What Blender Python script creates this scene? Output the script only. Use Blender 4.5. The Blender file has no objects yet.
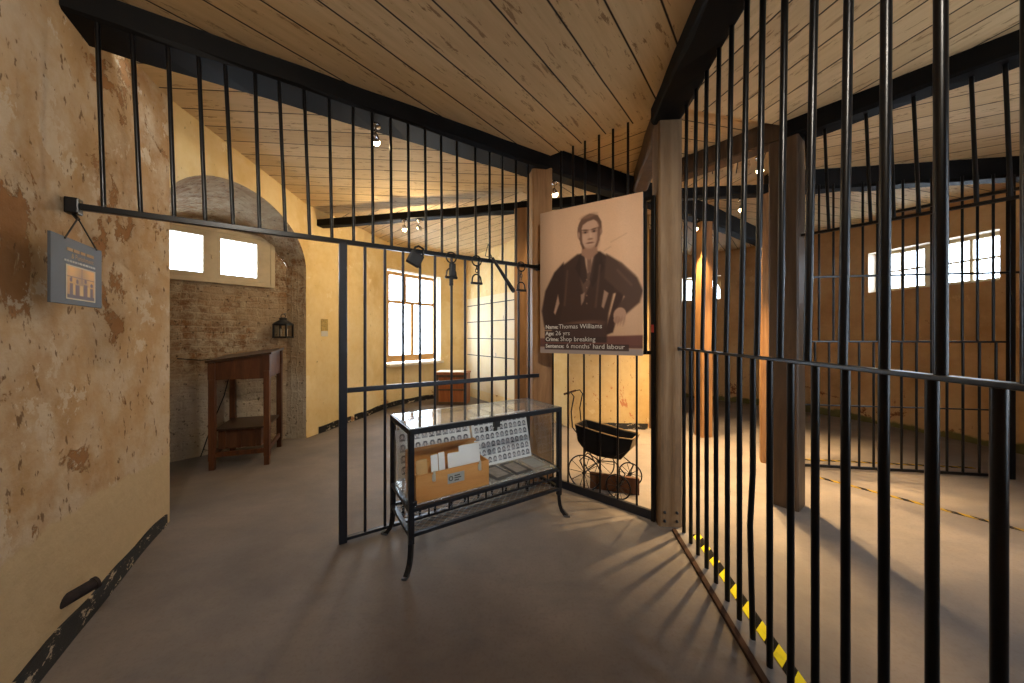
import bpy, bmesh, math, random
import numpy as np
from mathutils import Vector, Matrix
random.seed(7)
rng = np.random.default_rng(11)
sc = bpy.context.scene
COL = sc.collection
PI = math.pi
def R(a): return math.radians(a)

# ------------------------------------------------------------------ mesh helpers
class MB:
    """collects shapes and links them as ONE mesh object"""
    def __init__(self): self.v=[]; self.f=[]; self.m=[]; self.s=[]
    def add(self, verts, faces, mat=0, smooth=False):
        o=len(self.v); self.v+= [tuple(p) for p in verts]
        for f in faces:
            self.f.append(tuple(i+o for i in f)); self.m.append(mat); self.s.append(smooth)
    def box(self, c, size, rz=0, mat=0, rot=None):
        hx,hy,hz=[s/2 for s in size]
        M = rot if rot is not None else Matrix.Rotation(rz,3,'Z')
        vs=[Vector(c)+M@Vector((x*hx,y*hy,z*hz)) for z in(-1,1) for y in(-1,1) for x in(-1,1)]
        self.add(vs,[(0,2,3,1),(4,5,7,6),(0,1,5,4),(2,6,7,3),(0,4,6,2),(1,3,7,5)],mat)
    def bbox(self, c, size, b=.004, rz=0, mat=0, rot=None):
        """box with chamfered edges"""
        h=Vector(size)/2; M = rot if rot is not None else Matrix.Rotation(rz,3,'Z')
        bm=bmesh.new(); bmesh.ops.create_cube(bm,size=1)
        for v in bm.verts: v.co=Vector((v.co.x*size[0],v.co.y*size[1],v.co.z*size[2]))
        bmesh.ops.bevel(bm,geom=list(bm.edges),offset=min(b,min(size)*.3),segments=2,profile=.6,affect='EDGES')
        bm.verts.index_update()
        self.add([Vector(c)+M@v.co for v in bm.verts],[[v.index for v in f.verts] for f in bm.faces],mat); bm.free()
    def tube(self, pts, r, n=10, mat=0, closed=False, cap=True, taper=None):
        pts=[Vector(p) for p in pts]; k=len(pts); rings=[]
        up=Vector((0,0,1)); prev=None
        for i,p in enumerate(pts):
            if closed: t=(pts[(i+1)%k]-pts[i-1])
            else: t=pts[min(i+1,k-1)]-pts[max(i-1,0)]
            t.normalize()
            if prev is None:
                a=t.cross(up)
                if a.length<1e-3: a=t.cross(Vector((1,0,0)))
            else: a=prev-t*prev.dot(t)
            a.normalize(); prev=a; b=t.cross(a)
            rr = r if taper is None else r*taper[i]
            rings.append([p+a*rr*math.cos(2*PI*j/n)+b*rr*math.sin(2*PI*j/n) for j in range(n)])
        vs=[q for rg in rings for q in rg]; fs=[]
        for i in range(k if closed else k-1):
            i2=(i+1)%k
            for j in range(n):
                fs.append((i*n+j,i*n+(j+1)%n,i2*n+(j+1)%n,i2*n+j))
        self.add(vs,fs,mat,True)
        if cap and not closed:
            self.add(rings[0],[tuple(range(n))],mat); self.add(rings[-1],[tuple(reversed(range(n)))],mat)
    def rod(self,a,b,r,n=12,mat=0): self.tube([a,b],r,n,mat)
    def lathe(self, prof, c, n=20, mat=0, M=None):
        vs=[];fs=[]; k=len(prof); M=M or Matrix.Identity(3)
        for (r,z) in prof:
            for j in range(n): vs.append(Vector(c)+M@Vector((r*math.cos(2*PI*j/n),r*math.sin(2*PI*j/n),z)))
        for i in range(k-1):
            for j in range(n): fs.append((i*n+j,i*n+(j+1)%n,(i+1)*n+(j+1)%n,(i+1)*n+j))
        self.add(vs,fs,mat,True)
    def ring(self,c,ax,ay,R_,r,n=24,k=8,mat=0,a0=0,a1=2*PI):
        c=Vector(c);ax=Vector(ax);ay=Vector(ay); full=abs(a1-a0-2*PI)<1e-6
        m=n if full else n+1
        self.tube([c+ax*R_*math.cos(a0+(a1-a0)*i/n)+ay*R_*math.sin(a0+(a1-a0)*i/n) for i in range(m)],r,k,mat,closed=full)
    def prism(self, poly, h0, h1, mat=0):
        n=len(poly); vs=[(x,y,h0) for x,y in poly]+[(x,y,h1) for x,y in poly]
        self.add(vs,[tuple(reversed(range(n))),tuple(range(n,2*n))]+[(i,(i+1)%n,n+(i+1)%n,n+i) for i in range(n)],mat)
    def build(self,name,mats,parent=None):
        me=bpy.data.meshes.new(name); me.from_pydata([tuple(v) for v in self.v],[],self.f)
        if not isinstance(mats,(list,tuple)): mats=[mats]
        for m in mats: me.materials.append(m)
        me.polygons.foreach_set('material_index',self.m); me.polygons.foreach_set('use_smooth',self.s)
        me.update()
        o=bpy.data.objects.new(name,me); COL.objects.link(o)
        if parent is not None: attach(o,parent)
        return o
def attach(o,parent):
    o.parent=parent
    bpy.context.view_layer.update() if False else None
    o.matrix_parent_inverse=world(parent).inverted()
def world(o):
    m=Matrix.LocRotScale(o.location,o.rotation_euler,o.scale)
    return (world(o.parent)@o.matrix_parent_inverse@m) if o.parent else m
def tag(o,label,cat,group=None,kind=None):
    o['label']=label; o['category']=cat
    if group:o['group']=group
    if kind:o['kind']=kind
    return o
def empty(name,loc,label,cat,group=None,kind=None):
    o=bpy.data.objects.new(name,None); COL.objects.link(o); o.location=loc; o.empty_display_size=.1
    return tag(o,label,cat,group,kind)
def struct(name,mb,mats,parent=None):
    o=mb.build(name,mats,parent)
    if parent is None:o['kind']='structure'
    return o
def part(name,mb,mat,parent,label=None):
    o=mb.build(name,mat,parent)
    if label:o['label']=label
    return o
def copy_tree(o,parent=None):
    c=o.copy(); COL.objects.link(c)
    if parent is not None: c.parent=parent; c.matrix_parent_inverse=o.matrix_parent_inverse.copy()
    for ch in [x for x in bpy.data.objects if x.parent==o]: copy_tree(ch,c)
    return c

# ------------------------------------------------------------------ materials
def lin(c):
    c=c/255 if c>1 else c
    return c/12.92 if c<=.04045 else ((c+.055)/1.055)**2.4
def S(r,g,b): return (lin(r),lin(g),lin(b),1)
class NT:
    def __init__(self,name):
        self.m=bpy.data.materials.new(name); self.m.use_nodes=True; self.t=self.m.node_tree; self.t.nodes.clear()
        self.out=self.n('ShaderNodeOutputMaterial'); self.b=self.n('ShaderNodeBsdfPrincipled'); self.l(self.b.outputs[0],self.out.inputs[0])
    def n(self,ty,**kw):
        x=self.t.nodes.new(ty)
        for k,v in kw.items(): setattr(x,k,v)
        return x
    def l(self,a,b): self.t.links.new(a,b)
    def set(self,s,v): self.b.inputs[s].default_value=v
    def coord(self,which='Object'):
        if not hasattr(self,'_tc'): self._tc=self.n('ShaderNodeTexCoord')
        return self._tc.outputs[which]
    def mapped(self,scale=(1,1,1),rot=(0,0,0),src=None):
        mp=self.n('ShaderNodeMapping'); mp.inputs['Scale'].default_value=scale; mp.inputs['Rotation'].default_value=rot
        self.l(src or self.coord(),mp.inputs[0]); return mp.outputs[0]
    def noise(self,scale,detail=6,rough=.6,src=None,dist=0):
        x=self.n('ShaderNodeTexNoise'); x.inputs['Scale'].default_value=scale; x.inputs['Detail'].default_value=detail
        x.inputs['Roughness'].default_value=rough; x.inputs['Distortion'].default_value=dist
        self.l(src or self.coord(),x.inputs['Vector']); return x.outputs['Fac']
    def ramp(self,fac,stops,interp='LINEAR'):
        x=self.n('ShaderNodeValToRGB'); cr=x.color_ramp; cr.interpolation=interp
        while len(cr.elements)<len(stops): cr.elements.new(.5)
        for e,(p,c) in zip(cr.elements,stops):
            e.position=p; e.color=c if not isinstance(c,(int,float)) else (c,c,c,1)
        self.l(fac,x.inputs[0]); return x.outputs[0]
    def mix(self,fac,a,b,mode='MIX'):
        x=self.n('ShaderNodeMix',data_type='RGBA',blend_type=mode)
        for s,v in ((x.inputs[0],fac),(x.inputs[6],a),(x.inputs[7],b)):
            if hasattr(v,'is_output') or hasattr(v,'links'): self.l(v,s)
            else: s.default_value=v
        return x.outputs[2]
    def math(self,op,a,b=None,c=None):
        x=self.n('ShaderNodeMath',operation=op)
        for i,v in enumerate((a,b,c)):
            if v is None: continue
            if hasattr(v,'links'): self.l(v,x.inputs[i])
            else: x.inputs[i].default_value=v
        return x.outputs[0]
    def bump(self,h,strength=.3,dist=.01):
        x=self.n('ShaderNodeBump'); x.inputs['Strength'].default_value=strength; x.inputs['Distance'].default_value=dist
        self.l(h,x.inputs['Height']); self.l(x.outputs[0],self.b.inputs['Normal'])
    def color(self,c):
        if hasattr(c,'links'): self.l(c,self.b.inputs['Base Color'])
        else: self.b.inputs['Base Color'].default_value=c
def simple(name,c,rough=.5,metal=0,spec=None,var=.0,vs=20,emit=None,es=0,bump=0):
    t=NT(name); 
    if var>0:
        n=t.noise(vs,5,.6); c2=tuple(x*(1-var) for x in c[:3])+(1,); c3=tuple(min(1,x*(1+var)) for x in c[:3])+(1,)
        t.color(t.ramp(n,[(.3,c2),(.7,c3)]))
        if bump: t.bump(n,bump,.003)
    else: t.color(c)
    t.set('Roughness',rough); t.set('Metallic',metal)
    if spec is not None: t.set('Specular IOR Level',spec)
    if emit: t.set('Emission Color',emit); t.set('Emission Strength',es)
    return t.m

def plaster(name,base,light,dark,bare,dirt=.5,seed=0,bump=.5,low=None,lowz=.25,bare_amt=.56,speck=.70,foot=0.,veil=.55,flake2=.62,lowdark=.6):
    t=NT(name); src=t.n('ShaderNodeVectorMath',operation='ADD'); t.l(t.coord(),src.inputs[0]); src.inputs[1].default_value=(seed*3.1,seed*1.7,seed*.9)
    s=src.outputs[0]
    n1=t.noise(.9,5,.6,s); n2=t.noise(3.2,8,.68,s); n3=t.noise(14,6,.65,s); n4=t.noise(1.7,10,.72,s,.35)
    c=t.ramp(n1,[(.32,dark),(.5,base),(.68,light)])
    c=t.mix(t.ramp(n2,[(.42,0.),(.62,veil)]),c,light)
    # flaked patches where the old render shows
    if foot:
        sz=t.n('ShaderNodeSeparateXYZ'); t.l(t.coord(),sz.inputs[0])
        n4=t.math('ADD',n4,t.ramp(t.math('DIVIDE',sz.outputs[2],3.),[(0.,foot),(.3,0.)]))
    pk=t.ramp(n4,[(bare_amt,0.),(bare_amt+.02,1.)])
    c=t.mix(pk,c,bare)
    pk2=t.ramp(t.noise(2.6,9,.7,s,.2),[(flake2,0.),(flake2+.015,1.)])
    c=t.mix(pk2,c,light)
    # vertical runs and specks
    sp=t.ramp(t.noise(26,3,.55,t.mapped((1,1,.55),src=s)),[(speck,0.),(speck+.05,.8)])
    c=t.mix(sp,c,tuple(x*.35 for x in bare[:3])+(1,))
    c=t.mix(t.math('MULTIPLY',t.ramp(n3,[(.35,1.),(.6,0.)]),dirt*.4),c,dark)
    if low is not None:
        sep=t.n('ShaderNodeSeparateXYZ'); t.l(t.coord(),sep.inputs[0])
        hz=t.math('ADD',sep.outputs[2],t.math('ADD',t.math('MULTIPLY',n1,.45),t.math('MULTIPLY',n2,.09)))
        lf=t.ramp(t.math('DIVIDE',hz,2.),[((lowz+.27)/2-.008,1.),((lowz+.27)/2+.008,0.)])
        c=t.mix(lf,c,t.mix(n3,low,tuple(x*lowdark for x in low[:3])+(1,)))
    t.color(c); t.set('Roughness',.9); t.set('Specular IOR Level',.2)
    if low is not None: pk=t.math('MULTIPLY',pk,t.math('SUBTRACT',1.,lf))
    h=t.math('ADD',t.math('MULTIPLY',n2,.7),t.math('ADD',t.math('MULTIPLY',n3,.35),t.math('MULTIPLY',pk,-.35)))
    t.bump(h,bump,.02); return t.m

M={}
M['wall_left']=plaster('ochre_plaster',S(186,154,112),S(200,182,156),S(162,126,86),S(152,108,66),seed=1,bare_amt=.575,bump=.8,speck=.63,veil=.85,flake2=.585,low=S(200,176,138),lowz=.56,lowdark=.82)
M['wall']=plaster('cream_plaster',S(232,204,146),S(238,216,168),S(214,180,118),S(176,124,84),seed=4,bump=.35,bare_amt=.69,speck=.70,foot=.14)
M['wall_far']=plaster('tan_plaster',S(188,148,100),S(200,162,114),S(164,124,80),S(122,74,44),seed=9,bump=.3,bare_amt=.66,low=S(112,104,62),lowz=.12,speck=.72,foot=.10)
M['wall_inner']=plaster('yellow_plaster',S(186,158,108),S(198,174,130),S(166,136,88),S(172,112,80),seed=6,bump=.4,bare_amt=.66,speck=.66,foot=.13)
def rubble():
    t=NT('whitewashed_rubble'); s=t.coord('UV')
    b=t.n('ShaderNodeTexBrick'); b.inputs['Scale'].default_value=1; b.offset=.5
    b.inputs['Brick Width'].default_value=.24; b.inputs['Row Height'].default_value=.08; b.inputs['Mortar Size'].default_value=.014; b.inputs['Mortar Smooth'].default_value=1.
    nd=t.n('ShaderNodeTexNoise'); nd.inputs['Scale'].default_value=5; nd.inputs['Detail'].default_value=4; t.l(s,nd.inputs['Vector'])
    wob=t.n('ShaderNodeVectorMath',operation='MULTIPLY_ADD'); t.l(nd.outputs['Color'],wob.inputs[0]); wob.inputs[1].default_value=(.14,.09,.0); t.l(s,wob.inputs[2])
    t.l(wob.outputs[0],b.inputs['Vector'])
    b.inputs['Color1'].default_value=S(150,108,70); b.inputs['Color2'].default_value=S(126,94,66); b.inputs['Mortar'].default_value=S(152,126,96)
    n2=t.noise(9,10,.75); n1=t.noise(1.6,7,.66)
    c=t.mix(t.ramp(n2,[(.42,0.),(.60,.8)]),b.outputs['Color'],S(196,178,148))
    c=t.mix(t.ramp(n1,[(.42,0.),(.60,.75)]),c,S(176,152,120))
    sz=t.n('ShaderNodeSeparateXYZ'); t.l(t.coord(),sz.inputs[0]); hz=t.math('ADD',sz.outputs[2],t.math('MULTIPLY',n1,.5))
    c=t.mix(t.ramp(t.math('DIVIDE',hz,3.),[(.30,.65),(.46,0.)]),c,S(194,184,166))
    c=t.mix(t.ramp(t.noise(24,5,.65),[(.60,0.),(.66,.75)]),c,S(62,44,30))
    t.color(c); t.set('Roughness',.95); t.set('Specular IOR Level',.15)
    t.bump(t.math('ADD',t.math('MULTIPLY',b.outputs['Fac'],-.18),t.math('MULTIPLY',n2,1.3)),1.,.035); return t.m
M['rubble']=rubble()
def concrete():
    t=NT('worn_concrete'); n1=t.noise(.7,6,.62,dist=.3); n2=t.noise(4,8,.68); n3=t.noise(60,3,.6); n4=t.noise(1.6,8,.7,t.mapped((1,2.2,1),(0,0,.5)),.5)
    c=t.ramp(n1,[(.3,S(94,86,80)),(.5,S(117,107,99)),(.7,S(136,124,114))])
    c=t.mix(t.ramp(n4,[(.48,0.),(.72,.5)]),c,S(90,87,87))
    c=t.mix(t.ramp(n2,[(.5,0.),(.75,.3)]),c,S(146,135,124))
    c=t.mix(t.ramp(n3,[(.3,.25),(.5,0.)]),c,S(90,72,58))
    t.color(c); t.l(t.ramp(n2,[(.3,.55),(.7,.75)]),t.b.inputs['Roughness']); t.set('Specular IOR Level',.35)
    t.bump(t.math('ADD',t.math('MULTIPLY',n2,.6),t.math('MULTIPLY',n3,.15)),.25,.01); return t.m
M['floor']=concrete()
def boards(name,cols,w=.235,flake=.578):
    t=NT(name); uv=t.coord('UV'); sep=t.n('ShaderNodeSeparateXYZ'); t.l(uv,sep.inputs[0]); u,v=sep.outputs[0],sep.outputs[1]
    nw=t.noise(1.2,2,.5,uv); uu=t.math('DIVIDE',t.math('ADD',u,t.math('MULTIPLY',nw,.02)),w)
    fr=t.math('FRACT',uu); fl=t.math('FLOOR',uu)
    edge=t.math('MINIMUM',fr,t.math('SUBTRACT',1.,fr)); gap=t.ramp(edge,[(.014,1.),(.032,0.)])
    wn=t.n('ShaderNodeTexWhiteNoise',noise_dimensions='1D'); t.l(fl,wn.inputs['W'])
    c=t.ramp(wn.outputs['Value'],[(0.,cols[0]),(.5,cols[1]),(1.,cols[2])])
    grain=t.noise(3,8,.65,t.mapped((9,.6,1),src=uv)); c=t.mix(t.ramp(grain,[(.35,.4),(.6,0.)]),c,cols[3])
    fk=t.ramp(t.noise(5,8,.72,t.mapped((4.5,.9,1),src=uv),.25),[(flake,0.),(flake+.03,.8)]); c=t.mix(fk,c,cols[4])
    c=t.mix(t.ramp(t.noise(1.1,4,.6,uv),[(.4,0.),(.7,.4)]),c,cols[0])
    c=t.mix(gap,c,S(34,22,12)); t.color(c); t.set('Roughness',.7); t.set('Specular IOR Level',.25)
    t.bump(t.math('SUBTRACT',t.math('MULTIPLY',grain,.15),gap),.5,.012); return t.m
M['ceiling']=boards('painted_boards',[S(210,182,138),S(218,192,150),S(200,172,130),S(176,146,106),S(124,92,60)])
def wood(name,c1,c2,c3,rough=.55,scale=1.,axis=(5,5,.5),spec=.35):
    t=NT(name); s=t.mapped(tuple(a*scale for a in axis)); g=t.noise(2.2,9,.68,s,.8); g2=t.noise(9,4,.6,s)
    c=t.ramp(g,[(.3,c1),(.5,c2),(.7,c3)]); c=t.mix(t.ramp(g2,[(.55,0.),(.75,.5)]),c,c1)
    c=t.mix(t.ramp(t.noise(1.5,3,.5),[(.45,0.),(.75,.4)]),c,c1)
    t.color(c); t.set('Roughness',rough); t.set('Specular IOR Level',spec); t.bump(g2,.2,.004); return t.m
M['post']=wood('pine_post',S(112,78,46),S(146,106,66),S(166,126,82))
M['greypost']=wood('weathered_post',S(92,70,48),S(120,94,66),S(134,108,78),.7)
M['darkpost']=wood('brown_post',S(58,42,28),S(78,58,40),S(94,72,50))
M['desk']=wood('desk_oak',S(54,28,13),S(82,45,22),S(100,58,30),.45,1.2)
M['desktop']=wood('desk_top_dark',S(46,30,20),S(62,42,28),S(76,52,36),.35,1.,(.5,5,5))
M['chest']=wood('chest_wood',S(110,58,24),S(142,82,38),S(160,100,52),.5,1.5)
M['ply']=wood('plywood',S(182,122,66),S(200,142,82),S(208,154,94),.5,.6,(1,1,8))
M['plank']=wood('old_plank',S(62,34,16),S(84,48,22),S(100,60,30),.7)
M['blackwood']=simple('black_painted_timber',S(10,8,7),.65,0,.15,.35,5,bump=.4)
M['iron']=simple('black_iron',S(7,7,9),.3,.0,.3,.12,14)
M['ironblue']=simple('blue_black_iron',S(22,25,34),.35,.1,.5,.25,14)
M['steel']=simple('dark_steel',S(26,27,32),.35,.4,.5,.2,16)
M['bright']=simple('worn_bright_steel',S(120,125,135),.3,.9)
M['rust']=simple('rusty_angle',S(58,36,22),.75,.2,.3,.4,12)
M['rustpipe']=simple('rusty_pipe',S(44,36,36),.7,.2,.3,.4,25)
M['greysill']=simple('grey_sill',S(118,112,108),.75,.1,.3,.2,10,bump=.2)
M['skirt']=None
def skirting():
    t=NT('chipped_black_skirting'); n=t.noise(9,8,.72,t.mapped((1,1,2.2)))
    t.color(t.ramp(n,[(.0,S(16,14,14)),(.575,S(22,20,19)),(.60,S(188,172,146)),(1.,S(205,190,160))])); t.set('Roughness',.7); t.bump(n,.4,.01); return t.m
M['skirt']=skirting()
M['winframe']=simple('pale_window_paint',S(196,176,140),.55,0,.4,.1,8)
M['winwood']=simple('tan_window_paint',S(196,150,92),.55,0,.4,.15,8)
M['reveal']=simple('white_reveal',S(226,214,196),.8,0,.2,.06,6)
M['white']=simple('white_paper',S(216,220,228),.75,0,.25,.03,6)
M['buff']=simple('buff_card',S(196,160,112),.8,0,.2,.1,9)
M['cream']=simple('cream_rim',S(150,122,82),.6,0,.3,.1,9)
M['slate']=simple('slate_board',S(62,64,68),.55,0,.35,.08,10)
M['gold']=simple('gold_print',S(178,130,52),.6)
M['offwhite']=simple('white_print',S(205,200,190),.6)
M['ink']=simple('dark_print',S(52,52,58),.7)
M['black']=simple('black_leather',S(20,18,18),.5,0,.4,.2,20)
M['pram']=simple('pram_black',S(15,13,13),.6,0,.25,.3,10)
M['strap']=simple('black_cord',S(18,16,15),.7)
M['blackfix']=simple('black_clip',S(14,14,15),.4)
M['grey']=simple('grey_label',S(160,164,168),.5,0,.4,.05,12)
M['darkmat']=simple('grey_photo_mount',S(84,82,84),.6,0,.3,.1,12)
M['photo']=simple('faded_print',S(150,142,136),.5,0,.4,.25,18)
M['red']=simple('red_tag',S(150,40,24),.5)
M['chart']=plaster('white_limewash',S(232,214,174),S(236,222,196),S(226,202,156),S(198,140,110),seed=12,bump=.15,bare_amt=.7,speck=.76)
M['chrome']=simple('chrome',S(200,200,205),.15,1.)
M['numeral']=simple('grey_numeral',S(110,108,112),.7)
M['paperold']=simple('old_notice',S(176,150,92),.8,0,.2,.35,40)
M['candle']=simple('candle_wax',S(214,196,170),.5)
M['brass']=simple('dull_latch',S(190,186,176),.4,.2)
def glass(name,tint=(1,1,1,1),rough=.03,ior=1.5,gain=1.0,haze=0):
    t=NT(name); tr=t.n('ShaderNodeBsdfTransparent'); tr.inputs[0].default_value=tint
    gl=t.n('ShaderNodeBsdfGlossy'); gl.inputs['Roughness'].default_value=rough
    lw=t.n('ShaderNodeLayerWeight'); lw.inputs[0].default_value=.5; fr=t.math('ADD',.035,t.math('MULTIPLY',t.math('POWER',lw.outputs['Facing'],5.),.96))
    mx=t.n('ShaderNodeMixShader'); t.l(t.math('MULTIPLY',fr,gain),mx.inputs[0]); t.l(tr.outputs[0],mx.inputs[1]); t.l(gl.outputs[0],mx.inputs[2])
    res=mx.outputs[0]
    if haze:
        df=t.n('ShaderNodeBsdfDiffuse'); df.inputs[0].default_value=(.8,.8,.8,1); m2=t.n('ShaderNodeMixShader'); m2.inputs[0].default_value=haze
        t.l(res,m2.inputs[1]); t.l(df.outputs[0],m2.inputs[2]); res=m2.outputs[0]
    t.l(res,t.out.inputs[0]); t.m.node_tree.nodes.remove(t.b); return t.m
M['glass']=glass('clear_glass',(.97,.98,.97,1))
M['topglass']=glass('dusty_top_glass',(.95,.96,.95,1),.05,1.5,1.0,.10)
M['shelfglass']=glass('dusty_shelf_glass',(.93,.94,.94,1),.1,1.5,1.,.25)
M['pane']=glass('window_pane',(.96,.98,1,1),.02)
def bulbm():
    t=NT('glowing_bulb'); e=t.n('ShaderNodeEmission'); e.inputs[0].default_value=(1,.72,.36,1); e.inputs[1].default_value=60; t.l(e.outputs[0],t.out.inputs[0]); return t.m
M['bulb']=bulbm()
M['deadbulb']=simple('unlit_bulb_glass',S(190,175,150),.1,.3,.6)
def tapem(nm,wear,cy):
    t=NT(nm); sep=t.n('ShaderNodeSeparateXYZ'); t.l(t.coord('UV'),sep.inputs[0])
    a=t.math('FRACT',t.math('DIVIDE',t.math('ADD',sep.outputs[0],t.math('MULTIPLY',sep.outputs[1],1.)),.13))
    c=t.ramp(a,[(0.,cy),(.5,S(24,22,20))],'CONSTANT'); c=t.mix(t.ramp(t.noise(14,6,.7),[(.56,0.),(.66,wear)]),c,S(100,84,68)); t.color(c); t.set('Roughness',.85); t.set('Specular IOR Level',.1); return t.m
M['tape']=tapem('hazard_tape',.25,S(222,206,40)); M['tapeworn']=tapem('worn_hazard_tape',.9,S(150,122,40))
def printm():
    t=NT('printed_sheet'); a=t.n('ShaderNodeVertexColor',layer_name='print'); t.color(a.outputs[0]); t.set('Roughness',.5); t.set('Specular IOR Level',.3); return t.m
M['print']=printm()

def grid_print(name,img,origin,du,dv,parent,mat,bulge=None):
    """flat printed sheet: one small quad per dot of ink. img rows run top to bottom (sRGB 0..1); du to the right, dv downwards."""
    H,W=img.shape[:2]; o=np.array(origin,float); du=np.array(du,float); dv=np.array(dv,float)
    uu,vv=np.meshgrid(np.linspace(0,1,W),np.linspace(0,1,H)); P=o+uu[...,None]*du+vv[...,None]*dv
    if bulge is not None: P=P+bulge(uu,vv)
    idx=np.arange(H*W).reshape(H,W); q=np.stack([idx[:-1,:-1],idx[1:,:-1],idx[1:,1:],idx[:-1,1:]],-1).reshape(-1,4)
    me=bpy.data.meshes.new(name); me.from_pydata(P.reshape(-1,3).tolist(),[],q.tolist())
    ca=me.color_attributes.new('print','FLOAT_COLOR','POINT'); im=np.clip(img,0,1); l=np.where(im<=.04045,im/12.92,((im+.055)/1.055)**2.4)
    ca.data.foreach_set('color',np.concatenate([l,np.ones((H,W,1))],-1).reshape(-1).astype(np.float32)); me.materials.append(mat); me.update()
    ob=bpy.data.objects.new(name,me); COL.objects.link(ob)
    if parent is not None: attach(ob,parent)
    return ob
def text_mesh(name,lines,mat,parent):
    """lines: (string, origin, right vector, up vector, size, bold offset) -> one mesh of lettering"""
    mb=MB()
    for (s,o,r,u,size,off) in lines:
        cu=bpy.data.curves.new('t','FONT'); cu.body=s; cu.size=size; cu.offset=off; cu.resolution_u=2
        ob=bpy.data.objects.new('t',cu); COL.objects.link(ob); dg=bpy.context.evaluated_depsgraph_get(); dg.update()
        me=ob.evaluated_get(dg).to_mesh(); r=Vector(r); u=Vector(u); o=Vector(o)
        mb.add([o+r*v.co.x+u*v.co.y for v in me.vertices],[tuple(p.vertices) for p in me.polygons])
        ob.evaluated_get(dg).to_mesh_clear(); bpy.data.objects.remove(ob); bpy.data.curves.remove(cu)
    return mb.build(name,mat,parent)

# ------------------------------------------------------------------ plan of the round building (metres; +Y is into the room)
C=np.array((1.5,4.0)); CEIL=3.30; BEAM=3.06
FP=Vector((-1.178,2.377)); FD=Vector((.8447,.5353)); FN=Vector((-.5353,.8447))      # grille with the doorway
RP=Vector((1.252,2.485)); RD=Vector((-.1334,-1.0)); RN=Vector((-1,.1334)).normalized() # long grille beside the camera
P1=Vector((.277,3.406)); P2=Vector((1.207,2.66)); P3=Vector((2.36,2.93)); P4=Vector((2.93,3.90)); P5=Vector((2.75,4.90))
P6=Vector((2.13,5.36)); P7=Vector((.95,5.40)); P8=Vector((.13,4.40))
WT=[(-196,4.462),(-190.2,4.528),(-162.1,4.377),(-151.8,4.297),(-146.8,4.299),(-143.4,4.321),(-135,4.43),(-125,4.7),(-110,4.85),(-90,4.78),(-60,4.7),(0,4.7),(90,4.75),(120,4.97),(131.8,5.011),(139,4.94),(144.8,4.861),(153.7,4.574),(164,4.462)]
def wr0(a): return float(np.interp(a,[x for x,_ in WT],[y for _,y in WT]))
def wr(a):
    h=min(6.,max(0.,a+157.)*.6) if -157<a<-60 else 0.
    return wr0(a) if h==0 else sum(wr0(a+h*k/4) for k in range(-4,5))/9
def wp(a,z=0,extra=0):
    r=wr(a)+extra
    if -162<a<-100: 
        k=min(1,(a+162)/10)*min(1,(-100-a)/10); q=min(1,max(0,(z-.35)/1.3)); r+=.085*k*q*q*(3-2*q)
    return Vector((C[0]+r*math.cos(R(a)),C[1]+r*math.sin(R(a)),z))

# floor
mb=MB(); n=96
mb.add([(C[0]+6.6*math.cos(2*PI*i/n),C[1]+6.6*math.sin(2*PI*i/n),0) for i in range(n)],[tuple(range(n))])
struct('floor',mb,M['floor'])
# ceiling: boarded bay by bay between the beams
def ceiling():
    me=bpy.data.meshes.new('ceiling'); vs=[];fs=[];uvs=[]
    pts=[P1,P2,P3,P4,P5,P6,P7,P8]
    ang=[math.degrees(math.atan2(p.y-C[1],p.x-C[0])) for p in pts]
    bays=[3.20,3.24,3.27,3.30,3.30,3.30,3.30,3.29]
    for i in range(8):
        a,b=pts[i],pts[(i+1)%8]; a0=ang[i]; a1=ang[(i+1)%8]
        while a1<a0:a1+=360
        mid=R((a0+a1)/2); d=Vector((math.cos(mid),math.sin(mid))); pn=Vector((-d.y,d.x))
        ch=(b-a).normalized(); cn=Vector((-ch.y,ch.x))
        out=[Vector((C[0]+5.6*math.cos(R(a0+(a1-a0)*k/6)),C[1]+5.6*math.sin(R(a0+(a1-a0)*k/6)))) for k in range(7)]
        for poly,ua,va,off,zc in ((([a]+out+[b]),pn,d,i*.37,bays[i]),([Vector((C[0],C[1])),a,b],cn,ch,i*.61+.1,3.31)):
            o=len(vs); vs+= [(p.x,p.y,zc) for p in poly]; fs.append(tuple(reversed(range(o,o+len(poly)))))
            uvs+= [((p-a).dot(ua)+off,(p-a).dot(va)+i*3) for p in reversed(poly)]
        o=len(vs); vs+=[(a.x,a.y,bays[i]),(b.x,b.y,bays[i]),(b.x,b.y,3.31),(a.x,a.y,3.31)]; fs.append((o,o+1,o+2,o+3)); L_=(b-a).length
        uvs+=[(.05,0),(.05,L_),(.15,L_),(.15,0)]
    me.from_pydata(vs,[],fs); uv=me.uv_layers.new(name='UVMap')
    for k,(x,y) in enumerate(uvs): uv.data[k].uv=(x,y)
    me.materials.append(M['ceiling']); o=bpy.data.objects.new('ceiling',me); COL.objects.link(o); o['kind']='structure'
ceiling()

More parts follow.
